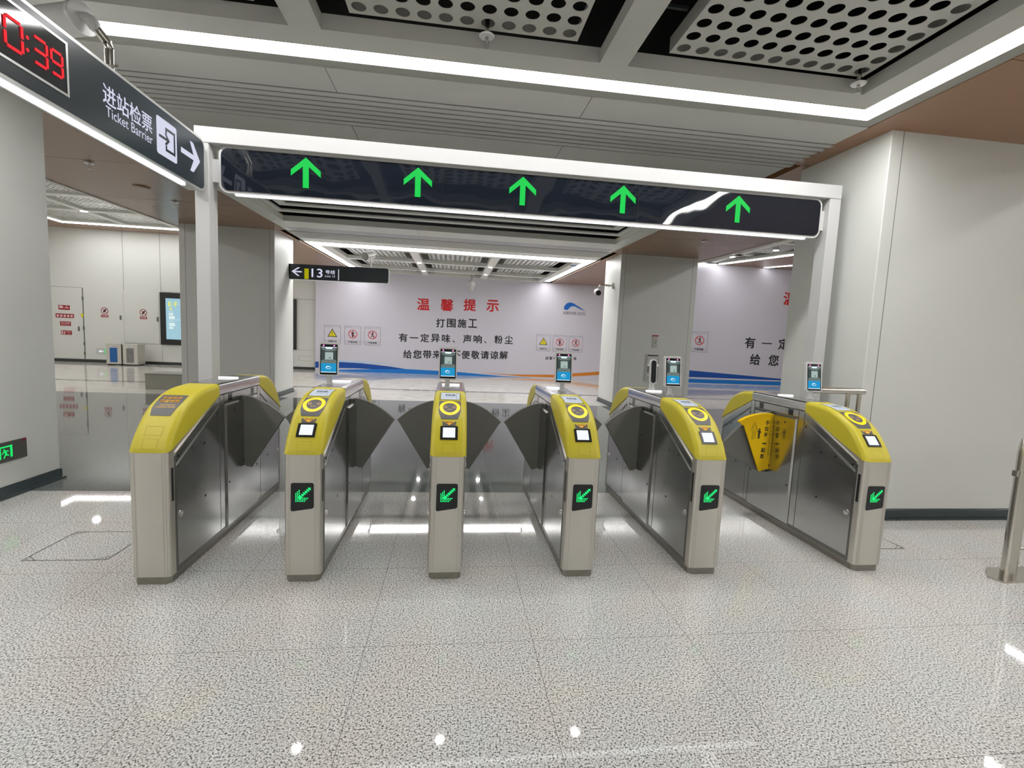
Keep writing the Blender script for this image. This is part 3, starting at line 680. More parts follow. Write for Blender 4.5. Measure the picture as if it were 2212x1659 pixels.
def hood(rear=False):
    b = B(); r = .034; xs = []
    n = 7
    for k in range(n+1): a = PI/2*k/n; xs.append((-HW+r-r*math.cos(a), r-r*math.sin(a)))
    xs += [(-.04, 0), (0, 0), (.04, 0)]
    for k in range(n, -1, -1): a = PI/2*k/n; xs.append((HW-r+r*math.cos(a), r-r*math.sin(a)))
    rows = []
    def ymin(x):
        q = max(0, abs(x)-(HW-.026)); return .026-math.sqrt(max(0, .026**2-q*q))
    for i, s in enumerate(SL):
        fr_ = s/SL[-1]; yb = .61*fr_**.92; zb = .795+(1.055-.795)*(yb/.61)
        row = [(-HW, max(yb, .026), zb)]
        for x, d in xs:
            p = hp(x, s, -d)
            ym = ymin(x); row.append((x, max(p.y, ym), max(p.z, .795+(1.055-.795)*(max(p.y, ym)/.61)+.001)))
        row.append((HW, max(yb, .026), zb)); rows.append(row)
    # rounded lower front lip
    if rear: k = .51/.61; rows = [[(x, L0-y*k, z) for x, y, z in row] for row in rows]
    VV = [[b.verts.new(p) for p in row] for row in rows]
    for a, c in zip(VV, VV[1:]):
        for j in range(len(a)-1):
            try: b.faces.new((a[j], a[j+1], c[j+1], c[j]))
            except ValueError: pass
    for a, c in zip(VV, VV[1:]): b.faces.new((a[0], c[0], c[-1], a[-1]))
    b.faces.new(VV[-1]); 
    try: b.faces.new(VV[0][::-1])
    except ValueError: pass
    bmesh.ops.remove_doubles(b, verts=b.verts, dist=.0004)
    bmesh.ops.recalc_face_normals(b, faces=b.faces)
    return b
CACHE = {}
def part(key, name, maker, m, parent, smooth=False):
    if key in CACHE:
        o = bpy.data.objects.new(name, CACHE[key]); COL.objects.link(o); o.parent = parent; return o
    o = link(name, maker(), m, parent, smooth); CACHE[key] = o.data; return o
def side_poly(pts, x0, x1): 
    b = B(); prism(b, pts, 'x', x0, x1); return b
KR = .51/.61
def my(y): return L0-y*KR     # mirror a front half position to the rear half
def gate(X0, label, kind='reader', flapL=True, flapR=True, wideL=False, wideR=False):
    t = thing('ticket_gate', label, 'ticket gate', (0, 0, 0), 'row of six ticket gates')
    ORI[t.name] = (0, 0, 0)
    def mk_body():
        b = B(); w = HW-.006
        A, C = prism(b, [(0, .046), (0, .795), (.61, 1.055), (1.31, 1.055), (L0, .795), (L0, .046)], 'x', -w, w)
        es = [e for e in b.edges if abs(e.verts[0].co.y-e.verts[1].co.y) < 1e-5 and abs(e.verts[0].co.x-e.verts[1].co.x) < 1e-5 and (e.verts[0].co.y < .001 or e.verts[0].co.y > L0-.001)]
        bmesh.ops.bevel(b, geom=es, offset=.022, segments=3, affect='EDGES', profile=.5); return b
    part('body', 'body', mk_body, STEELF, t, smooth=30)
    def mk_under():
        b = B(); prism(b, [(.058, .05), (.058, .762), (.60, 1.045), (1.315, 1.045), (L0-.05, .765), (L0-.05, .05)], 'x', -HW+.003, HW-.003); return b
    part('core', 'side_frame', mk_under, STEELD, t)
    def mk_pl():
        b = B(); prism(b, [(-.1, .03), (-.1+.02, .005), (.1-.02, .005), (.1, .03), (.1, L0-.03), (.08, L0-.005), (-.08, L0-.005), (-.1, L0-.03)], 'z', 0, .046); return b
    part('plinth', 'plinth', mk_pl, PLINTH, t)
    hf_ = part('hoodf', 'front_hood', lambda: hood(False), YEL, t, smooth=50)
    part('hoodr', 'rear_hood', lambda: hood(True), YEL, t, smooth=50)
    def mk_top():
        b = B(); box(b, -HW, HW, .612, 1.308, 1.062, 1.137); es = [e for e in b.edges if abs(e.verts[0].co.y-e.verts[1].co.y) > .5 and e.verts[0].co.z > 1.1]
        bmesh.ops.bevel(b, geom=es, offset=.016, segments=4, affect='EDGES', profile=.5); return b
    top_ = part('top', 'top_cover', mk_top, STEELT, t, smooth=40)
    part('topin', 'top_glass', lambda: (lambda b: (box(b, -.075, .075, .64, 1.28, 1.136, 1.1385), b)[1])(B()), STEELT, top_)
    # side panels, both sides
    for s in (-1, 1):
        def sx(a, c): return sorted((s*a, s*c))
        k = 'L' if s < 0 else 'R'
        i0, i1 = sx(HW-.006, HW-.0005)
        def front_door(i0=i0, i1=i1): return side_poly([(.070, .085), (.070, .702), (.602, .975), (.602, .085)], i0, i1)
        fd_ = part('fd'+k, 'front_door', front_door, STEEL, t)
        rd_ = part('fr'+k, 'rear_door', lambda: side_poly([(my(.085), .085), (my(.085), .70), (my(.60), .972), (my(.60), .085)], i0, i1), STEEL, t)
        part('bd'+k, 'sloping_band', lambda: side_poly([(.068, .722), (.068, .775), (.604, 1.045), (.604, .993)], i0, i1), STEEL, t)
        part('be'+k, 'sloping_band', lambda: side_poly([(my(.07), .722), (my(.07), .775), (my(.604), 1.045), (my(.604), .993)], i0, i1), STEEL, t)
        def mk_seam():
            b = B()
            prism(b, [(.066, .712), (.066, .718), (.604, .987), (.604, .981)], 'x', *sx(HW-.004, HW+.0008))
            prism(b, [(.064, .778), (.064, .786), (.606, 1.053), (.606, 1.047)], 'x', *sx(HW-.004, HW+.0008)); return b
        part('sm'+k, 'bright_edge', mk_seam, BRIGHT, t)
        part('pa'+k, 'side_pillar', lambda: side_poly([(.610, .085), (.610, 1.055), (.672, 1.055), (.672, .085)], i0, i1), STEEL, t)
        part('pb'+k, 'side_pillar', lambda: side_poly([(1.262, .085), (1.262, 1.055), (1.312, 1.055), (1.312, .085)], i0, i1), STEEL, t)
        def mk_sb():
            b = B(); prism(b, [(.680, 1.0), (.680, 1.055), (1.255, 1.055), (1.255, 1.0)], 'x', i0, i1); return b
        sb_ = part('sb'+k, 'sensor_band', mk_sb, STEEL, t)
        for y in (.745, 1.135): part('sw%s%g' % (k, y), 'sensor_window', lambda: (lambda b: (box(b, *sx(HW-.003, HW+.001), y, y+.055, 1.001, 1.052), b)[1])(B()), BLKG, sb_)
        def mk_cp():
            b = B(); box(b, *sx(HW-.006, HW+.010), .685, 1.25, .065, .985); 
            es = [e for e in b.edges if all(abs(v.co.x) > HW+.005 for v in e.verts)]
            bmesh.ops.bevel(b, geom=es, offset=.012, segments=1, affect='EDGES'); return b
        part('cp'+k, 'centre_panel', mk_cp, STEEL, t)
        def mk_dots():
            b = B()
            for y, z in ((.582, .934), (.399, .766), (.251, .769), (.095, .755), (.40, .41), (1.325, .936), (1.611, .774), (1.70, .74), (1.482, .415)): 
                tube(b, [(s*(HW-.004), y, z), (s*(HW+.0012), y, z)], .0085, 12)
            for y, z in ((.817, .929), (.723, .402), (.968, .507), (1.218, .402), (.90, .78)): tube(b, [(s*(HW+.005), y, z), (s*(HW+.0112), y, z)], .0085, 12)
            return b
        part('dt'+k, 'screw_plug', mk_dots, BLK, t)
        for y, par in ((.106, fd_), (my(.12), rd_)):
            def mk_lock():
                b = B(); z = .398
                tube(b, [(s*(HW-.002), y, z), (s*(HW+.004), y, z), (s*(HW+.005), y, z)], [.020, .020, .017], 20); tube(b, [(s*(HW+.004), y, z), (s*(HW+.007), y, z)], .009, 14); return b
            part('lk%s%g' % (k, y), 'door_lock', mk_lock, BRIGHT, par, smooth=40)
        def mk_slot():
            b = B(); box(b, *sx(HW-.008, HW-.0035), .027, .046, .50, .70); return b
        part('sl'+k, 'corner_slot', mk_slot, BLK, t)
    # front details
    FF = Fr((0, 0, 0), X, Z)
    def mk_lines():
        b = B()
        for x in (-.078, -.072, .078, .072, -.090, .090): FF.rect(b, x-.0006, x+.0006, .05, .79, .0006)
        return b
    part('fl', 'pressed_line', mk_lines, mat('soft_steel_line', (.42, .40, .36), .4, .8, noise=.05), t)
    def pp(w=.0, off=0): return [(-.058, .625), (.058, .625), (.066, .617), (.067, .475), (.058, .467), (-.052, .449), (-.064, .453), (-.067, .463), (-.066, .617)]
    if kind == 'reader':
        dd_ = part('apb', 'direction_display', lambda: (lambda b: (FF.slab(b, rr_quad(), -.002, .0022), b)[1])(B()), BLKG, t)
        def mk_arrow():
            b = B(); P = .0098; ox, oz = -.037, .512; seen = set()
            for i in range(13):
                for j in range(13):
                    head = (i < 3 and j <= 5+i) or (j < 3 and i <= 5+j)
                    if head: seen.add((i, j))
            for k2 in range(2, 9):
                for d in (-1, 0, 1): seen.add((k2+.0+d*.5, k2-d*.5)); seen.add((k2+.5, k2+.5))
            for i, j in seen: FF.disc(b, ox+i*P, oz+j*P*.98, .0032, .0032, .0032, n=8)
            return b
        part('arw', 'green_arrow', mk_arrow, GREEND, dd_)
        def sy(y): return s_of_y(y)
        # recessed lcd
        def mk_lcdf():
            b = B(); s0, s1 = sy(.345), sy(.515)
            for x0, x1, a, c in ((-.074, .074, s0-.012, s0), (-.074, .074, s1, s1+.012), (-.074, -.064, s0, s1), (.064, .074, s0, s1)): hpoly(b, [(x0, a), (x1, a), (x1, c), (x0, c)], .0012)
            return b
        part('lcf', 'screen_frame', mk_lcdf, YELD, t)
        lc_ = part('lcd', 'screen', lambda: (lambda b: (hpoly(b, [(-.064, sy(.345)), (.064, sy(.345)), (.064, sy(.515)), (-.064, sy(.515))], .0016), b)[1])(B()), LCD, t)
        def mk_lt():
            b = B()
            text(b, None, '欢迎光临', -.036, .036, sy(.41), sy(.455), bold=.02, fn=lambda a, c: hp(a, c, .003))
            for q in ((-.058, .058, sy(.50), sy(.503)), (.043, .045, sy(.35), sy(.50))): hpoly(b, [(q[0], q[2]), (q[1], q[2]), (q[1], q[3]), (q[0], q[3])], .003)
            hpoly(b, [(-.03, sy(.388)), (.03, sy(.388)), (.03, sy(.392)), (-.03, sy(.392))], .003)
            return b
        part('lct', 'screen_lettering', mk_lt, LCDT, lc_)
        pd_ = part('pad', 'card_reader', lambda: (lambda b: (hpoly(b, [(-.073, sy(.318)), (.073, sy(.318)), (.073, sy(.22)), (.069, sy(.19)), (.053, sy(.150)), (-.053, sy(.150)), (-.069, sy(.19)), (-.073, sy(.22))], .0018, cuts=.02), b)[1])(B()), GREYP, t)
        sc = (sy(.312)+sy(.176))/2; ra = (sy(.312)-sy(.176))/2
        def mk_ring():
            b = B(); n = 40
            for k in range(n):
                a, c = 2*PI*k/n, 2*PI*(k+1)/n; q = []
                for ang, R, S in ((a, .068, 1), (c, .068, 1), (c, .046, .70), (a, .046, .70)): q.append(b.verts.new(hp(R*math.cos(ang), sc+ra*S*math.sin(ang), .0035)))
                f = b.faces.new(q); f.normal_update(); 
                if f.normal.z < 0: f.normal_flip()
            return b
        part('rng', 'reader_ring', mk_ring, RINGY, pd_)
        def mk_marks():
            b = B()
            for sgn in (-1, 1):
                for R in (.014, .023, .032):
                    for k in range(-3, 3):
                        a, c = math.radians(14*k), math.radians(14*(k+1))
                        q = [b.verts.new(hp(sgn*rr*math.cos(w)*1.0+sgn*.006, sc+rr*math.sin(w)*.8+.002, .0042)) for rr, w in ((R, a), (R, c), (R-.003, c), (R-.003, a))]
                        f = b.faces.new(q); f.normal_update()
                        if f.normal.z < 0: f.normal_flip()
            text(b, None, '刷卡处', -.015, .015, sc-.030, sc-.017, bold=.02, fn=lambda a, c: hp(a, c, .0042))
            return b
        part('mrk', 'reader_marking', mk_marks, mat('pale_amber_print', rgb(240, 190, 140), .5, noise=.02), pd_)
        def mk_flecks():
            b = B()
            for k in range(26):   # tiny red flecks of lettering around the ring
                if k % 6 in (1, 2, 3):
                    a = 2*PI*k/26; cx_, cs_ = .057*math.cos(a), sc+ra*.85*math.sin(a)
                    q = [b.verts.new(hp(cx_+dx, cs_+ds, .0045)) for dx, ds in ((-.004, -.0015), (.004, -.0015), (.004, .0015), (-.004, .0015))]
                    b.faces.new(q)
            return b
        part('flk', 'ring_lettering', mk_flecks, ORANGE, pd_)
        sl_ = part('slb', 'scanner_label', lambda: (lambda b: (hpoly(b, [(-.042, sy(.113)), (.042, sy(.113)), (.044, sy(.137)), (-.044, sy(.137))], .0015), b)[1])(B()), GREYP, t)
        def mk_tri():
            b = B(); hpoly(b, [(-.038, sy(.135)), (0, sy(.116)), (.038, sy(.135))], .003); hpoly(b, [(.033, sy(.119)), (.038, sy(.119)), (.038, sy(.123)), (.033, sy(.123))], .003); return b
        part('tri', 'label_triangle', mk_tri, AMBERT, sl_)
        part('tr2', 'label_lettering', lambda: (lambda b: (text(b, None, '请扫二维码', -.024, .024, sy(.127), sy(.1335), bold=.02, fn=lambda a, c: hp(a, c, .0042)), b)[1])(B()), REDT, sl_)
        def mk_bez():
            b = B(); s0, s1 = sy(.050), sy(.111)
            for x0, x1, a, c, l in ((-.055, -.039, s0, s1, .004), (.039, .055, s0, s1, .004), (-.039, .039, s0, s0+.014, .004), (-.039, .039, s1-.010, s1, .004)): hpoly(b, [(x0, a), (x1, a), (x1, c), (x0, c)], l)
            for x0, x1, a, c in ((-.055, .055, s0, s1),): hpoly(b, [(x0, a), (x1, a), (x1, c), (x0, c)], .0015)
            return b
        bz_ = part('bez', 'scanner_bezel', mk_bez, BLK, t)
        part('scw', 'scanner_window', lambda: (lambda b: (hpoly(b, [(-.039, sy(.050)+.014), (.039, sy(.050)+.014), (.039, sy(.111)-.010), (-.039, sy(.111)-.010)], .003), b)[1])(B()), SCANW, bz_)
    else:
        k0, k1 = s_of_y(.12)+.02, s_of_y(.30)
        wp_ = part('wpl', 'welcome_plate', lambda: (lambda b: (hpoly(b, [(-.075, k1), (.075, k1), (.073, k1-.09), (.052, k0), (-.060, k0), (-.075, k0+.06)], .0018, cuts=.02), b)[1])(B()), GREYP, t)
        def mk_w():
            b = B(); h = k1-k0
            text(b, None, '欢迎乘坐', -.058, .056, k1-.052, k1-.022, bold=.02, fn=lambda a, c: hp(a, c, .0042))
            text(b, None, '成都地铁', -.058, .056, k1-.090, k1-.060, bold=.02, fn=lambda a, c: hp(a, c, .0042))
            text(b, None, 'WELCOME TO', -.040, .044, k1-.118, k1-.106, bold=.01, fn=lambda a, c: hp(a, c, .0042))
            text(b, None, 'CHENGDU METRO', -.058, .056, k1-.138, k1-.125, bold=.01, fn=lambda a, c: hp(a, c, .0042))
            return b
        part('wpt', 'plate_lettering', mk_w, AMBERT, wp_)
        def mk_r(s0, s1):
            b = B()
            for x0, x1, a, c in ((-.048, .048, s0, s0+.0015), (-.048, .048, s1-.0015, s1), (-.048, -.0465, s0, s1), (.0465, .048, s0, s1)): hpoly(b, [(x0, a), (x1, a), (x1, c), (x0, c)], .0008)
            return b
        part('rc1', 'blank_cover_outline', lambda: mk_r(.105, .165), YELD, t)
    def mk_hatch():
        b = B(); s0, s1 = .022, .085
        for x0, x1, a, c in ((-.040, .040, s0, s0+.0012), (-.040, .040, s1-.0012, s1), (-.040, -.0388, s0, s1), (.0388, .040, s0, s1)): hpoly(b, [(x0, a), (x1, a), (x1, c), (x0, c)], .0007)
        return b
    part('hat', 'hood_hatch_outline', mk_hatch, YELD, hf_)
    def mk_lb():
        b = B(); prism(b, rrect(-.072, .072, .985, 1.025, .018), 'z', 1.1385, 1.150); return b
    part('lbr', 'lane_light_bar', mk_lb, LBAR, t, smooth=30)
    # flaps
    def flap_pts(s): return [(s*x, z) for x, z in ((HW-.004, 1.012), (.165, 1.004), (.215, .988), (.265, .965), (.315, .935), (.37, .893), (.423, .846), (.405, .822), (.172, .440), (.160, .450), (.146, .444), (.132, .458), (HW-.004, .452))]
    def wide_pts(s): return [(s*x, z) for x, z in ((HW-.004, .99), (.20, .975), (.29, .94), (.39, .865), (.48, .775), (.535, .718), (.56, .66), (.545, .632), (.22, .45), (HW-.004, .43))]
    for s, on, wide in ((-1, flapL, wideL), (1, flapR, wideR)):
        if not on: continue
        if wide: part('wf%d' % s, 'flap', lambda: (lambda b: (prism(b, wide_pts(s), 'y', 1.01, 1.045), b)[1])(B()), FLAP, t)
        else: part('nf%d' % s, 'flap', lambda: (lambda b: (prism(b, flap_pts(s), 'y', .975, 1.015), b)[1])(B()), FLAP, t)
    t.location = (X0, 0, 0); ORI[t.name] = (X0, 0, 0)
    return t
def rr_quad():
    # rounded panel whose lower edge slopes up to the right
    c = [(-.066, .625), (.066, .625), (.067, .467), (-.067, .447)]; out = []; r = .014
    n = len(c)
    for i in range(n):
        p, a, q = V(c[i-1]), V(c[i]), V(c[(i+1) % n]); d1 = (p-a).normalized(); d2 = (q-a).normalized()
        A, C = a+d1*r, a+d2*r
        for k in range(6):
            t = k/5; out.append(tuple((1-t)**2*A+2*t*(1-t)*a+t*t*C))
    return out
GX = [-1.716, -.865, 0, .8725, 1.749, 2.994]
gate(GX[0], 'leftmost ticket gate, with welcome plate and no screen on its yellow hood', 'plain', False, True)
gate(GX[1], 'ticket gate next to the welcome plate gate, left of the middle one', 'reader')
gate(GX[2], 'ticket gate seen straight on in the middle of the row', 'reader')
gate(GX[3], 'ticket gate just right of the one seen straight on', 'reader')
gate(GX[4], 'ticket gate carrying two devices on top, left of the wide lane', 'reader', True, True, False, True)
gate(GX[5], 'rightmost ticket gate, its flap covered by a yellow fan sign', 'reader', True, False, True, False)

# yellow fan sign fixed on the flap of the last gate
x5 = GX[5]
t = thing('flap_sign', 'yellow fan shaped hand in hand sign fixed on the flap of the last gate', 'sign', (x5-.25, .985, .45))
pts = [(2.876, .962), (2.82, .968), (2.76, .965), (2.70, .954), (2.64, .936), (2.59, .915), (2.553, .893), (2.575, .872), (2.60, .862), (2.775, .462), (2.790, .447), (2.815, .458), (2.85, .468), (2.876, .47)]
b = B(); prism(b, pts, 'y', .972, .984); link('plate', b, YELF, t)
b = B(); arc = pts[:7]
for (a, c) in zip(arc, arc[1:]):
    v = [b.verts.new(p) for p in ((a[0], .962, a[1]), (c[0], .962, c[1]), (c[0], 1.006, c[1]), (a[0], 1.006, a[1]), (a[0]-.0, .962, a[1]+.012), (c[0], .962, c[1]+.012), (c[0], 1.006, c[1]+.012), (a[0], 1.006, a[1]+.012))]
    for f in ((0,1,5,4),(3,2,6,7),(0,3,2,1),(4,5,6,7),(0,4,7,3),(1,2,6,5)): b.faces.new([v[i] for i in f])
bmesh.ops.recalc_face_normals(b, faces=b.faces); link('rim', b, YELF, t)
FY_ = Fr((0, .972, 0), X, Z)
b = B()
for ch, cx, cz in (('手', 2.822, .895), ('拉', 2.818, .840), ('手', 2.814, .785), ('一', 2.808, .705), ('起', 2.802, .645), ('走', 2.796, .590)):
    hh = .006 if ch == '一' else .021; text(b, FY_, ch, cx-.019, cx+.019, cz-hh, cz+hh, .0015, .03)
FV = Fr((0, .972, 0), -Z, X)
text(b, FV, 'Go through hand in hand', -.92, -.60, 2.846, 2.864, .0015, .006)
link('lettering', b, BLACKT, t)
b = B()
cx, cz = 2.700, .888
FY_.ring(b, cx, cz, .0115, .009, .0015); 
L_ = [((cx-.013, .870), (cx-.034, .825)), ((cx-.034, .825), (cx-.030, .815)), ((cx+.013, .870), (cx+.032, .822)), ((cx-.013, .870), (cx-.017, .745)), ((cx+.013, .870), (cx+.010, .745)), ((cx-.017, .745), (cx-.003, .742)), ((cx-.003, .742), (cx-.001, .815)), ((cx-.013, .871), (cx+.013, .871))]
for a, c in L_: FY_.line(b, a, c, .0028)
link('adult_outline', b, BLACKT, t)
b = B(); cx = 2.748
FY_.disc(b, cx+.002, .832, .009, .009, .0015)
FY_.slab(b, [(cx-.010, .820), (cx+.012, .820), (cx+.022, .800), (cx+.018, .797), (cx+.009, .808), (cx+.008, .748), (cx+.001, .748), (cx, .778), (cx-.002, .748), (cx-.009, .748), (cx-.008, .808), (cx-.020, .816), (cx-.018, .822)], .001, .0015)
link('child_figure', b, BLACKT, t)

# ------------------------------------------------------------------ face terminals on the gates
def terminal(X0, label, yaw, xo=0.):
    t = thing('face_terminal', label, 'face terminal', (0, 0, 0), 'white face terminals on the gates'); ORI[t.name] = (0, 0, 0)
    def mk_pole():
        b = B(); tube(b, [(0, 0, .0), (0, 0, .16)], .019, 20); return b
    part('tp', 'pole', mk_pole, WHITEP, t, smooth=30)
    part('tb', 'base_ring', lambda: (lambda b: (tube(b, [(0, 0, 0), (0, 0, .008), (0, 0, .011)], [.032, .032, .024], 28), b)[1])(B()), WHITEP, t, smooth=30)
    th = math.radians(-8); FR = Fr((0, -.028, .195), X, V((0, math.sin(-th), math.cos(th))))
    part('th', 'housing', lambda: (lambda b: (FR.slab(b, rrect(-.069, .069, -.125, .125, .008), -.028, 0), b)[1])(B()), WHITEP, t, smooth=20)
    gl_ = part('ts', 'glass', lambda: (lambda b: (FR.poly(b, rrect(-.060, .060, -.118, .108, .005), .0008), b)[1])(B()), BLKG, t)
    def mk_view():
        b = B()
        FR.rect(b, -.054, .054, -.035, .085, .0016, 0)
        FR.poly(b, [(-.054, -.035), (.054, -.035), (.054, -.012), (.030, -.005), (-.028, -.005), (-.054, -.016)], .0019, 1)
        FR.poly(b, [(-.054, .078), (.054, .078), (.054, .068), (.025, .055), (-.022, .055), (-.054, .072)], .0020, 1)
        FR.rect(b, -.027, .030, -.006, .048, .0023, 2)
        FR.poly(b, [(-.030, .086), (.030, .086), (.018, .072), (-.018, .072)], .0025, 3); FR.rect(b, -.054, .054, .083, .087, .0025, 3)
        for q in ((-.002, .006, .004, .008), (.008, .012, .0, .014)): FR.rect(b, *q, .0027, 0)
        return b
    part('tv', 'camera_view', mk_view, [SCRD, SCRM, SCRL, SCRW], gl_)
    part('tq', 'blue_panel', lambda: (lambda b: (FR.rect(b, -.054, .054, -.098, -.035, .0018), b)[1])(B()), SCRB, gl_)
    def mk_logo():
        b = B(); FR.slab(b, [(-.022, -.070), (-.018, -.060), (-.008, -.054), (.004, -.056), (.024, -.070), (.004, -.062), (-.008, -.061), (-.014, -.070)], .0022, .0025); FR.rect(b, -.015, .015, -.077, -.074, .0024); FR.rect(b, -.054, .054, -.103, -.098, .002); return b
    part('tl', 'screen_logo', mk_logo, SCRW, gl_)
    part('ti', 'infrared_light', lambda: (lambda b: (FR.disc(b, -.038, .098, .006, .006, .002), FR.disc(b, .036, .098, .006, .006, .002), b)[2])(B()), PINK, gl_)
    t.location = (X0+xo, .79, 1.139); t.rotation_euler = (0, 0, math.radians(yaw))
    return t
terminal(GX[1], 'face terminal on the gate left of the middle, turned slightly away', 8, -.045)
terminal(GX[2], 'face terminal on the gate seen straight on, covering the notice lettering', 3, -.028)
terminal(GX[3], 'face terminal on the gate right of the middle, below the small warning signs', 0, .010)
terminal(GX[4], 'face terminal beside the slim black scanner, in front of the white column', 0, .045)
terminal(GX[5], 'face terminal on the rightmost gate in front of the gantry post', -4, .063)
t = thing('slim_scanner', 'slim white stand with black oval scanner behind the face terminal by the column', 'scanner', (GX[4]+.06, 1.2, 1.139))
cx = GX[4]+.062
b = B(); tube(b, [(cx, 1.2, 1.139), (cx, 1.2, 1.30)], .022, 18); tube(b, [(cx, 1.2, 1.139), (cx, 1.2, 1.147)], .032, 24); link('pole', b, WHITEP, t, smooth=30)
FQ = Fr((cx, 1.178, 1.305), X, V((0, .08, 1)))
b = B(); FQ.slab(b, rrect(-.030, .030, -.115, .108, .0295), -.03, 0); link('housing', b, WHITEP, t, smooth=20)
b = B(); FQ.slab(b, rrect(-.023, .023, -.105, .098, .0225), 0, .003); link('black_window', b, BLKG, t, smooth=20)
b = B()
for s in (-1, 1): FQ.slab(b, [(s*.028, .075), (s*.050, .058), (s*.052, .050), (s*.028, .036)], -.02, -.008)
link('side_wing', b, WHITEP, t)

# ------------------------------------------------------------------ hoardings with the notice
BY = 15.70
FH = Fr((0, BY, 0), X, Z)
def mprint(name, fn, m, parent):
    b = B(); fn(b); return link(name, b, m, parent)
def warn_card(F, x, z, s, kind, parent, cap):
    """small framed safety card printed on the hoarding; x,z lower left corner, s width"""
    h = s*1.16
    mprint('safety_card', lambda b: (F.outline(b, x, x+s, z, z+h, .012*s/.6, .003), F.outline(b, x+.06*s, x+.94*s, z+.07*h, z+.21*h, .008*s/.6, .003), F.line(b, (x, z+.93*h), (x+.5*s, z+.90*h), .02*s, .0035), F.line(b, (x+.5*s, z+.90*h), (x+s, z+.925*h), .012*s, .0035)), GREYL, parent)
    mprint('card_caption', lambda b: text(b, F, cap, x+.22*s, x+.78*s, z+.095*h, z+.185*h, .004, .03), BLACKT, parent)
    cx, cz = x+s/2, z+.57*h; R = .27*s
    if kind == 0:
        mprint('warning_triangle', lambda b: F.poly(b, [(cx-R*1.1, cz-R*.85), (cx+R*1.1, cz-R*.85), (cx, cz+R*1.1)], .003), BLACKT, parent)
        mprint('triangle_face', lambda b: F.poly(b, [(cx-R*.85, cz-R*.70), (cx+R*.85, cz-R*.70), (cx, cz+R*.82)], .004), YELP, parent)
        mprint('exclamation_mark', lambda b: (F.rect(b, cx-.05*R, cx+.05*R, cz-.2*R, cz+.45*R, .005), F.disc(b, cx, cz-.45*R, .07*R, .07*R, .005)), BLACKT, parent)
    else:
        if kind == 1: mprint('figure', lambda b: (F.disc(b, cx, cz+.62*R, .14*R, .14*R, .003), F.poly(b, [(cx-.32*R, cz+.42*R), (cx+.32*R, cz+.42*R), (cx+.22*R, cz-.1*R), (cx+.15*R, cz-.7*R), (cx-.15*R, cz-.7*R), (cx-.22*R, cz-.1*R)], .003)), BLACKT, parent)
        else: mprint('figure', lambda b: (F.disc(b, cx+.12*R, cz+.62*R, .13*R, .13*R, .003), F.line(b, (cx+.1*R, cz+.5*R), (cx-.02*R, cz-.05*R), .26*R, .003), F.line(b, (cx, cz), (cx-.35*R, cz-.6*R), .13*R, .003), F.line(b, (cx, cz), (cx+.28*R, cz-.65*R), .13*R, .003), F.line(b, (cx+.1*R, cz+.35*R), (cx+.32*R, cz), .1*R, .003)), BLACKT, parent)
        mprint('prohibition_ring', lambda b: (F.ring(b, cx, cz, R, R*.85, .004), F.line(b, (cx-.66*R, cz+.66*R), (cx+.66*R, cz-.66*R), .14*R, .0045)), REDT, parent)
t = thing('notice_hoarding', 'long lilac white construction hoarding printed with a red and black Chinese notice', 'hoarding', (.55, BY+.06, 0))
b = B(); box(b, -5.1, 6.6, BY, BY+.12, 0, zc(BY)-.002); link('board', b, BANNER, t)
mprint('red_title', lambda b: [text(b, FH, ch, cx-.235, cx+.235, cz-.225, cz+.225, .003, .035) for ch, cx, cz in (('温', -1.165, 2.665), ('馨', -.27, 2.68), ('提', .60, 2.73), ('示', 1.48, 2.74))], REDT, t)
def row(s, x0, x1, z0, z1, h):
    w = h*1.0; n = len(s)
    def f(b):
        for i, ch in enumerate(s):
            cx = x0+w/2+(x1-x0-w)*i/(n-1); cz = z0+(z1-z0)*i/(n-1)
            if ch == '一': text(b, FH, ch, cx-w/2, cx+w/2, cz-.02, cz+.02, .003, .03)
            elif ch == '、': text(b, FH, ch, cx-w/2, cx-w/5, cz-h/2, cz-h/5, .003, .03)
            else: text(b, FH, ch, cx-w/2, cx+w/2, cz-h/2, cz+h/2, .003, .03)
    return f
mprint('black_lettering', row('打围施工', -.66, .90, 1.985, 2.03, .33), BLACKT, t)
mprint('black_lettering', row('有一定异味、声响、粉尘', -2.05, 2.33, 1.37, 1.46, .32), BLACKT, t)
mprint('black_lettering', row('给您带来的不便敬请谅解', -1.87, 2.15, .74, .85, .32), BLACKT, t)
for k, (x, kd, cp) in enumerate(((-4.79, 0, '注意安全'), (-4.05, 1, '严禁停留'), (-3.33, 2, '严禁倚靠'))): warn_card(FH, x, 1.02, .60, kd, t, cp)
for k, (x, kd, cp) in enumerate(((3.27, 0, '注意安全'), (3.93, 1, '严禁停留'), (4.58, 2, '严禁倚靠'))): warn_card(FH, x, 1.08, .56, kd, t, cp)
mprint('slogan_lettering', lambda b: row('成都地铁城市动脉', 3.66, 4.93, .80, .83, .12)(b), BLACKT, t)
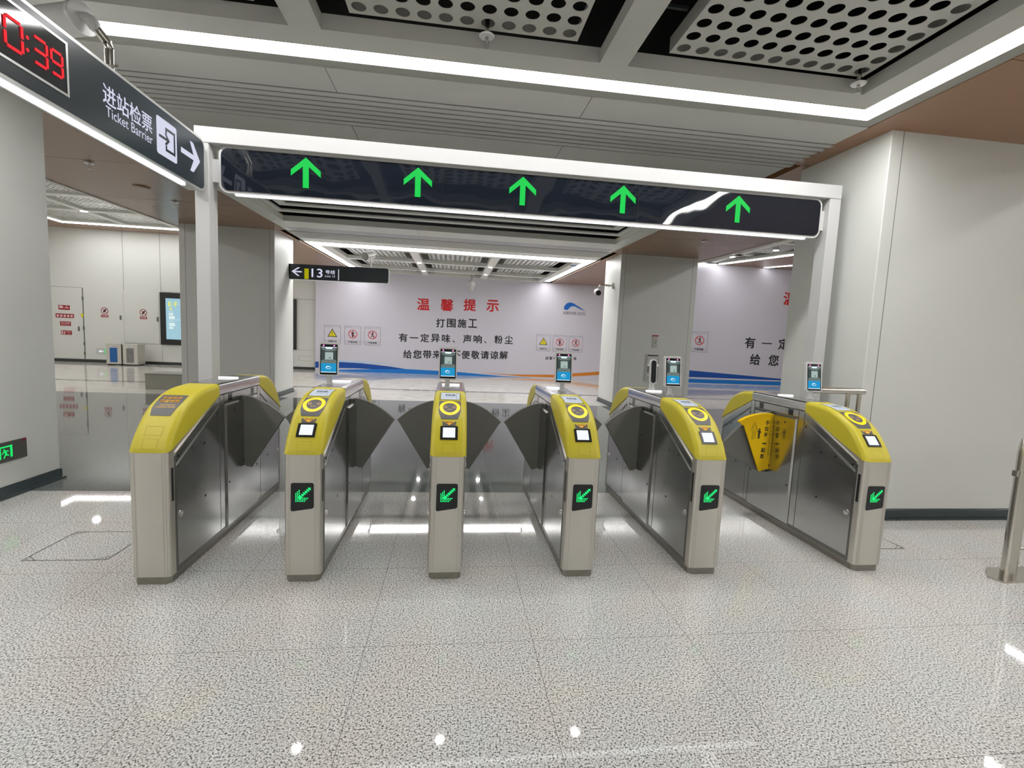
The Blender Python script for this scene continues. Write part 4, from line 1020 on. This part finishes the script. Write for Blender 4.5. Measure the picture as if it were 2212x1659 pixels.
def logo(F, x, z, w, t, lvl=.003):
    h = w*.34
    mprint('logo_swoosh', lambda b: F.slab(b, [(x, z+.10*h), (x+.02*w, z+.45*h), (x+.12*w, z+.85*h), (x+.28*w, z+h), (x+.45*w, z+.88*h), (x+.75*w, z+.38*h), (x+w, z-.05*h), (x+.72*w, z+.22*h), (x+.50*w, z+.50*h), (x+.34*w, z+.50*h), (x+.22*w, z+.22*h), (x+.20*w, z), (x+.10*w, z-.02*h)], .002, lvl), BLUE, t)
    mprint('logo_highlight', lambda b: F.slab(b, [(x+.22*w, z+.05*h), (x+.26*w, z+.40*h), (x+.40*w, z+.66*h), (x+.60*w, z+.50*h), (x+.45*w, z+.52*h), (x+.32*w, z+.44*h), (x+.24*w, z+.15*h)], .0035, .004), BLUE2, t)
    mprint('logo_lettering', lambda b: (text(b, F, '成都地铁', x-.02*w, x+.58*w, z-.62*h, z-.20*h, lvl, .01), text(b, F, 'CHENGDU', x+.62*w, x+w, z-.38*h, z-.24*h, lvl, 0), text(b, F, 'METRO', x+.62*w, x+w, z-.60*h, z-.44*h, lvl, .01)), BLACKT, t)
logo(FH, 4.30, 2.74, .88, t)
mprint('blue_band', lambda b: (FH.poly(b, [(-5.1, .33), (-5.1, .10), (-3.5, .13), (-2.2, .10), (-1.0, .09), (.0, .03), (-1.3, .11), (-2.4, .25), (-3.4, .33), (-4.3, .35)], .002)), mat('navy_print', rgb(0, 75, 165), .5, noise=.02), t)
mprint('sky_band', lambda b: (FH.poly(b, [(-5.1, .0), (-3.4, .10), (-1.8, .17), (.2, .13), (2.0, .02), (3.4, .0), (-1, .0)], .003)), BLUE2, t)
mprint('orange_band', lambda b: (FH.poly(b, [(1.0, .14), (2.3, .10), (4.0, .15), (5.2, .27), (6.6, .42), (6.6, .28), (5.2, .14), (4.0, .04), (2.8, .04)], .0025)), ORNG, t)
mprint('pale_band', lambda b: (FH.poly(b, [(-5.1, .38), (-4.2, .42), (-3.0, .40), (-1.8, .28), (-3.0, .36), (-4.3, .37)], .0022)), LBLUE, t)
t = thing('notice_hoarding', 'second taller notice hoarding, half hidden between the white column and the gantry post', 'hoarding', (11.5, BY+.06, 0))
b = B(); box(b, 6.6, 15.6, BY, BY+.12, 0, ZR); link('board', b, BANNER, t)
mprint('red_title', lambda b: [text(b, FH, ch, cx-.28, cx+.28, 3.42, 3.95, .003, .035) for ch, cx in (('温', 13.92), ('馨', 15.0))], REDT, t)
def row2(s, x0, pitch, z, h):
    def f(b):
        for i, ch in enumerate(s):
            cx = x0+pitch*i
            if ch == '一': text(b, FH, ch, cx-h/2, cx+h/2, z-.02, z+.025, .003, .03)
            else: text(b, FH, ch, cx-h/2, cx+h/2, z-h/2, z+h/2, .003, .03)
    return f
mprint('black_lettering', row2('有一定异', 12.32, .76, 1.78, .46), BLACKT, t)
mprint('black_lettering', row2('给您带来', 12.62, .84, 1.09, .46), BLACKT, t)
warn_card(FH, 9.72, 1.30, .72, 2, t, '严禁倚靠')
mprint('blue_band', lambda b: FH.poly(b, [(9.2, .58), (9.8, .53), (14.6, .28), (14.6, .25), (9.2, .26)], .002), MATS['navy_print'], t)
mprint('sky_band', lambda b: FH.poly(b, [(9.2, .18), (14.6, .20), (14.6, .03), (9.2, .02)], .002), BLUE2, t)

# ------------------------------------------------------------------ things on the rear left wall
def plate(name, label, cat, x0, x1, z0, z1, m, group=None, d=.012):
    t = thing(name, label, cat, ((x0+x1)/2, YB-d, (z0+z1)/2), group)
    b = B(); box(b, x0, x1, YB-d-.012, YB-.012, z0, z1, .002, 1); link('backing', b, m, t)
    return t, Fr((0, YB-d-.012, 0), X, Z)
WT = mat('pale_sticker_print', rgb(225, 190, 190), .5, noise=.05)
t, F = plate('fire_sticker', 'topmost of the four small red fire notices on the left rear wall', 'notice', -13.84, -13.48, 1.83, 1.99, REDS, 'red fire notices')
mprint('hose_symbol', lambda b: (F.rect(b, -13.81, -13.70, 1.88, 1.97, .002), F.line(b, (-13.70, 1.93), (-13.67, 1.90), .02, .002)), WT, t); mprint('flame_symbol', lambda b: (F.disc(b, -13.57, 1.955, .018, .022, .002), F.rect(b, -13.64, -13.50, 1.885, 1.915, .002)), WT, t)
t, F = plate('fire_sticker', 'widest red fire notice, second from top on the left rear wall', 'notice', -13.94, -13.36, 1.55, 1.69, REDS, 'red fire notices')
mprint('symbol', lambda b: [F.rect(b, -13.90+.11*k, -13.83+.11*k, 1.575, 1.655, .002) for k in range(5)], WT, t)
t, F = plate('fire_sticker', 'red fire notice with two text lines, third from top on the rear wall', 'notice', -13.81, -13.47, 1.27, 1.42, REDS, 'red fire notices')
mprint('lettering', lambda b: (text(b, F, '消火栓箱', -13.78, -13.50, 1.34, 1.40, .002, .02), F.rect(b, -13.78, -13.50, 1.305, 1.315, .002)), WT, t)
t, F = plate('fire_sticker', 'lowest of the four small red fire notices on the left rear wall', 'notice', -13.79, -13.45, .955, 1.10, REDS, 'red fire notices')
mprint('extinguisher_symbol', lambda b: (F.rect(b, -13.77, -13.72, .97, 1.08, .002), F.rect(b, -13.69, -13.65, .975, 1.07, .002), F.rect(b, -13.62, -13.47, 1.065, 1.075, .002), F.rect(b, -13.62, -13.47, 1.035, 1.045, .002), F.poly(b, [(-13.56, .975), (-13.50, .975), (-13.53, 1.01)], .002)), WT, t)
for x, lb in ((-12.36, 'round no touching notice on the left hand service door'), (-11.09, 'round no touching notice on the right hand service door')):
    t = thing('prohibition_notice', lb, 'notice', (x, YB-.02, 1.8), 'no touching notices'); F = Fr((0, YB-.016, 0), X, Z)
    b = B(); F.disc(b, x, 1.86, .125, .125, .002); F.rect(b, x-.13, x+.13, 1.62, 1.735, .002); link('backing', b, PAPER, t)
    mprint('red_ring', lambda b: (F.ring(b, x, 1.86, .12, .098, .005), F.line(b, (x-.08, 1.94), (x+.08, 1.78), .018, .005), F.rect(b, x-.12, x+.12, 1.63, 1.72, .004)), REDS, t)
    mprint('hand_symbol', lambda b: F.poly(b, [(x-.05, 1.80), (x+.01, 1.80), (x+.08, 1.93), (x+.02, 1.92), (x-.04, 1.87)], .0045), BLACKT, t)
    mprint('caption', lambda b: text(b, F, '禁止触摸', x-.09, x+.09, 1.66, 1.70, .0055, .02), PAPER, t)
b = B(); FQ2 = Fr((0, YB-.018, 0), X, Z); FQ2.slab(b, [(-13.09+.045*math.cos(2*PI*k/20), 1.665+.06*math.sin(2*PI*k/20)) for k in range(20)], 0, .006); tag(link('round_sticker', b, YELP), 'small round yellow sticker on the door joint of the rear wall', 'sticker')
# displays
def display(x0, x1, label, textual):
    z0, z1 = .74, 2.61
    t = thing('wall_display', label, 'display', ((x0+x1)/2, YB-.05, z0), 'tall black framed wall displays')
    b = B(); box(b, x0, x1, YB-.09, YB, z0, z1, .01, 1); link('frame', b, BLK, t)
    F = Fr((0, YB-.09, 0), X, Z)
    b = B(); F.rect(b, x0+.20, x1-.20, z0+.20, z1-.20, .003); link('screen', b, DISP, t)
    if textual:
        mprint('large_lettering', lambda b: (text(b, F, 'E·F', x0+.29, x0+.60, 2.12, 2.29, .006, .02),), DISPT, t)
        mprint('arrow', lambda b: F.slab(b, [(x0+.31, 2.03), (x0+.38, 2.08), (x0+.40, 2.065), (x0+.36, 2.04), (x0+.42, 2.04), (x0+.42, 2.02), (x0+.36, 2.02), (x0+.40, 1.995), (x0+.38, 1.98)], .005, .006), DISPT, t)
        mprint('small_lettering', lambda b: (text(b, F, 'E Exit', x0+.30, x0+.46, 1.91, 1.96, .006, .01), [F.rect(b, x0+.30, x0+.30+w, z, z+.03, .006) for z, w in ((1.85, .15), (1.81, .14), (1.75, .20), (1.71, .2), (1.68, .19))], text(b, F, 'F Exit', x0+.30, x0+.47, 1.57, 1.62, .006, .01), [F.rect(b, x0+.30, x0+.30+w, z, z+.03, .006) for z, w in ((1.50, .19), (1.46, .2), (1.42, .21), (1.36, .14), (1.32, .14))]), DISPW, t)
        mprint('bright_line', lambda b: F.rect(b, x0+.30, x1-.20, 1.645, 1.655, .005), DISPW, t)
display(-10.50, -9.05, 'tall wall display showing E F exit directions left of the far column', True)
display(-7.25, -5.82, 'second tall wall display, only its right edge showing beside the far column', False)
# low exit signs
def running_man(b, F, x, z, s, l, flip=1):
    def p(a, c): return (x+flip*a*s, z+c*s)
    F.disc(b, *p(-.12, .80), .085*s, .085*s, l)
    for a, c, w in (((-.02, .68), (.06, .38), .20), ((-.05, .70), (-.26, .52), .10), ((-.26, .52), (-.36, .40), .09), ((.02, .70), (.22, .66), .09), ((.22, .66), (.32, .54), .09), ((.06, .40), (-.06, .20), .13), ((-.06, .20), (-.18, .02), .11), ((.06, .40), (.22, .20), .13), ((.22, .20), (.38, .22), .10), ((-.20, .02), (-.08, .0), .08)):
        F.line(b, p(*a), p(*c), w*s, l)
t, F = plate('exit_sign', 'small grey emergency exit sign low on the rear wall beside the bins', 'exit sign', -12.68, -12.17, .30, .52, LGREY)
mprint('left_arrow', lambda b: F.slab(b, [(-12.60, .41), (-12.54, .46), (-12.54, .425), (-12.44, .425), (-12.44, .395), (-12.54, .395), (-12.54, .36)], .001, .003), SCRW, t)
mprint('door_panel', lambda b: (F.outline(b, -12.40, -12.20, .33, .49, .02, .003), running_man(b, F, -12.30, .34, .13, .003)), GREENX, t)
CX = -3.72
t = thing('exit_sign', 'grey emergency exit sign with glowing green running man low on the left column', 'exit sign', (CX, 1.5, .4))
b = B(); box(b, CX, CX+.012, 1.05, 1.712, .313, .483, .002, 1); link('backing', b, mat('grey_brown_sign_metal', rgb(98, 98, 92), .35, .6, noise=.03), t)
FE = Fr((CX+.012, 0, 0), Y, Z)
b = B(); FE.rect(b, 1.548, 1.568, .348, .452, .002); FE.rect(b, 1.45, 1.548, .438, .450, .002); FE.rect(b, 1.448, 1.462, .345, .45, .002); running_man(b, FE, 1.502, .350, .088, .0025); link('running_man', b, GREENX, t)
b = B(); FE.rect(b, 1.665, 1.705, .462, .478, .002); link('red_tag', b, REDS, t)

# bins
def recycle(x, label, m):
    y0, y1 = 15.0, 15.42
    t = thing('litter_bin', label, 'litter bin', (x, 15.2, 0), 'paired steel litter bins')
    b = B(); w = .235
    box(b, x-w, x+w, y0, y1, .04, .72, .008, 1); box(b, x-w-.01, x+w+.01, y0-.01, y1+.01, .71, .74, .004, 1); link('body', b, STEELF, t)
    b = B(); box(b, x-w+.03, x+w-.03, y0+.03, y1-.02, 0, .045); link('plinth', b, BLK, t)
    b = B(); box(b, x-.115, x+.115, y0-.006, y0+.01, .10, .60); link('bag_window', b, m, t)
    b = B(); box(b, x-.10, x+.10, y0-.009, y0-.004, .605, .68); link('label_plate', b, PAPER, t)
    b = B(); F = Fr((0, y0-.009, 0), X, Z); text(b, F, '可回收物' if 'blue' in label else '其他垃圾', x-.075, x+.075, .625, .66, .002, .02); link('label_lettering', b, BLACKT, t)
recycle(-11.55, 'steel litter bin with blue bag window near the rear wall', mat('blue_bag', rgb(25, 95, 160), .35, noise=.25, nscale=9))
recycle(-11.03, 'steel litter bin with grey bag window, right one of the pair', mat('grey_bag', rgb(120, 120, 118), .4, noise=.35, nscale=12))
b = B(); box(b, -11.30, -11.28, 15.1, 15.4, .0, .70); tag(link('bin_spacer', b, BLK), 'black strip filling the gap between the two litter bins', 'spacer')
# grey box behind the first gate
t = thing('floor_box', 'low grey box on the floor behind the welcome plate gate near the column', 'box', (-6.5, 9.1, 0))
GB = mat('grey_box_paint', rgb(140, 140, 130), .4, noise=.03)
b = B(); box(b, -6.98, -6.02, 8.9, 9.5, 0, .345, .006, 1); link('body', b, GB, t)
b = B(); box(b, -6.99, -6.01, 8.89, 9.51, .345, .365, .004, 1); link('lid', b, GB, t)

# column B fittings
t = thing('alarm_plate', 'small white alarm plate with red top edge on the hoarding side column', 'alarm', (4.79, 8.0, 1.6), None)
b = B(); box(b, 4.725, 4.85, 7.985, 8.0, 1.46, 1.73, .003, 1); link('plate', b, mat('off_white_plate', rgb(190, 190, 182), .4, noise=.02), t)
b = B(); box(b, 4.715, 4.86, 7.975, 8.0, 1.735, 1.762, .003, 1); link('red_cap', b, REDC, t)
F8 = Fr((0, 7.985, 0), X, Z)
b = B(); F8.ring(b, 4.79, 1.62, .03, .022, .001); F8.rect(b, 4.768, 4.81, 1.563, 1.578, .001); link('button_ring', b, GREYL, t)
b = B(); F8.rect(b, 4.77, 4.81, 1.665, 1.678, .001); link('yellow_mark', b, AMBERT, t)
t = thing('wall_cabinet', 'pale recessed wall cabinet on the column behind the slim scanner', 'cabinet', (4.76, 8.0, .97))
b = B(); box(b, 4.58, 4.93, 7.988, 8.0, .66, 1.30, .002, 1); link('frame', b, mat('pale_grey_metal', (.50, .50, .48), .35, noise=.02), t)
b = B(); box(b, 4.62, 4.89, 7.978, 7.99, .76, 1.26, .003, 1); link('door', b, mat('pale_grey_door', (.58, .58, .57), .3, .2, noise=.02), t)
b = B(); box(b, 4.63, 4.88, 7.972, 7.98, 1.262, 1.284); link('top_slot', b, BLK, t)
b = B(); box(b, 4.64, 4.68, 7.972, 7.98, .86, 1.02); box(b, 4.83, 4.87, 7.972, 7.98, .86, .98); link('side_label', b, GREYL, t)

# ------------------------------------------------------------------ rails
t = thing('barrier_rail', 'short stainless barrier rail between the rightmost gate and the column', 'rail', (3.42, .88, 0))
b = B(); tube(b, [(3.16, .88, 1.213), (3.62, .88, 1.213), (3.645, .88, 1.208), (3.655, .88, 1.195)], [.03, .03, .03, .02], 18); link('top_rail', b, STAIN, t, smooth=40)
for x in (3.50, 3.61):
    b = B(); tube(b, [(x, .88, 0), (x, .88, 1.19)], .018, 14); tube(b, [(x, .88, 0), (x, .88, .012)], .045, 20); link('post', b, STAIN, t, smooth=40)
b = B(); tube(b, [(3.50, .88, .55), (3.61, .88, .55)], .012, 10); link('lower_rail', b, STAIN, t)
t = thing('guard_rail', 'large stainless guard rail with round bars at the right picture edge', 'rail', (4.03, -.1, 0))
b = B(); P_ = [(4.035, -.1, 0), (4.02, -.1, .45), (4.0, -.1, .93)]
P_ = [(4.035, -.1, .01), (4.035, -.1, .90)]+[(4.035+.22*(1-math.cos(a)), -.1, .90+.22*math.sin(a)) for a in [PI/2*k/8 for k in range(1, 9)]]+[(5.6, -.1, 1.12)]
tube(b, P_, .043, 20); tube(b, [(5.6, -.1, 1.12), (5.6, -.1, 0)], .043, 16); link('frame', b, STAIN, t, smooth=50)
for z in (.80, .45, .20):
    b = B(); tube(b, [(4.04, -.1, z), (5.6, -.1, z)], .014, 12); link('cross_bar', b, STAIN, t, smooth=50)
b = B(); box(b, 3.965, 3.995, -.115, -.085, .735, .775); link('latch_tab', b, STAIN, t)
b = B(); prism(b, [(3.845, -.115), (3.86, -.205), (4.5, -.205), (4.5, .0), (3.98, .0)], 'z', 0, .012); link('base_plate', b, STAIN, t)
# floor hatches
def hatch(x0, x1, y0, y1, label):
    t = thing('floor_hatch', label, 'floor hatch', ((x0+x1)/2, (y0+y1)/2, 0), 'stone floor hatches')
    F = Fr((0, 0, 0), X, Y); b = B(); F.outline(b, x0, x1, y0, y1, .006, .0012)
    for sx, sy in ((0, 0), (1, 0), (1, 1), (0, 1)):
        cx, cy = (x1 if sx else x0), (y1 if sy else y0); dx, dy = (-1 if sx else 1), (-1 if sy else 1)
        F.line(b, (cx+dx*.085, cy), (cx, cy+dy*.065), .004, .0012); F.disc(b, cx+dx*.022, cy+dy*.018, .006, .006, .0014, n=10)
    link('metal_rim', b, mat('hatch_rim', (.10, .10, .09), .4, .6, noise=.1), t)
hatch(-2.675, -2.17, .33, .785, 'square stone floor hatch with steel rim left of the first gate'); hatch(3.17, 3.672, .346, .79, 'square stone floor hatch with steel rim behind the rightmost gate')

# ------------------------------------------------------------------ light and look
w = bpy.data.worlds.new('world'); SC.world = w; w.use_nodes = True; w.node_tree.nodes['Background'].inputs[0].default_value = (.02, .02, .02, 1); w.node_tree.nodes['Background'].inputs[1].default_value = .2
vs = SC.view_settings; vs.view_transform = 'Standard'; vs.look = 'None'; vs.gamma = 1; vs.use_curve_mapping = False; vs.exposure = 1.28
SC.cycles.use_denoising = True
SC.cycles.max_bounces = 10; SC.cycles.diffuse_bounces = 6; SC.cycles.glossy_bounces = 6
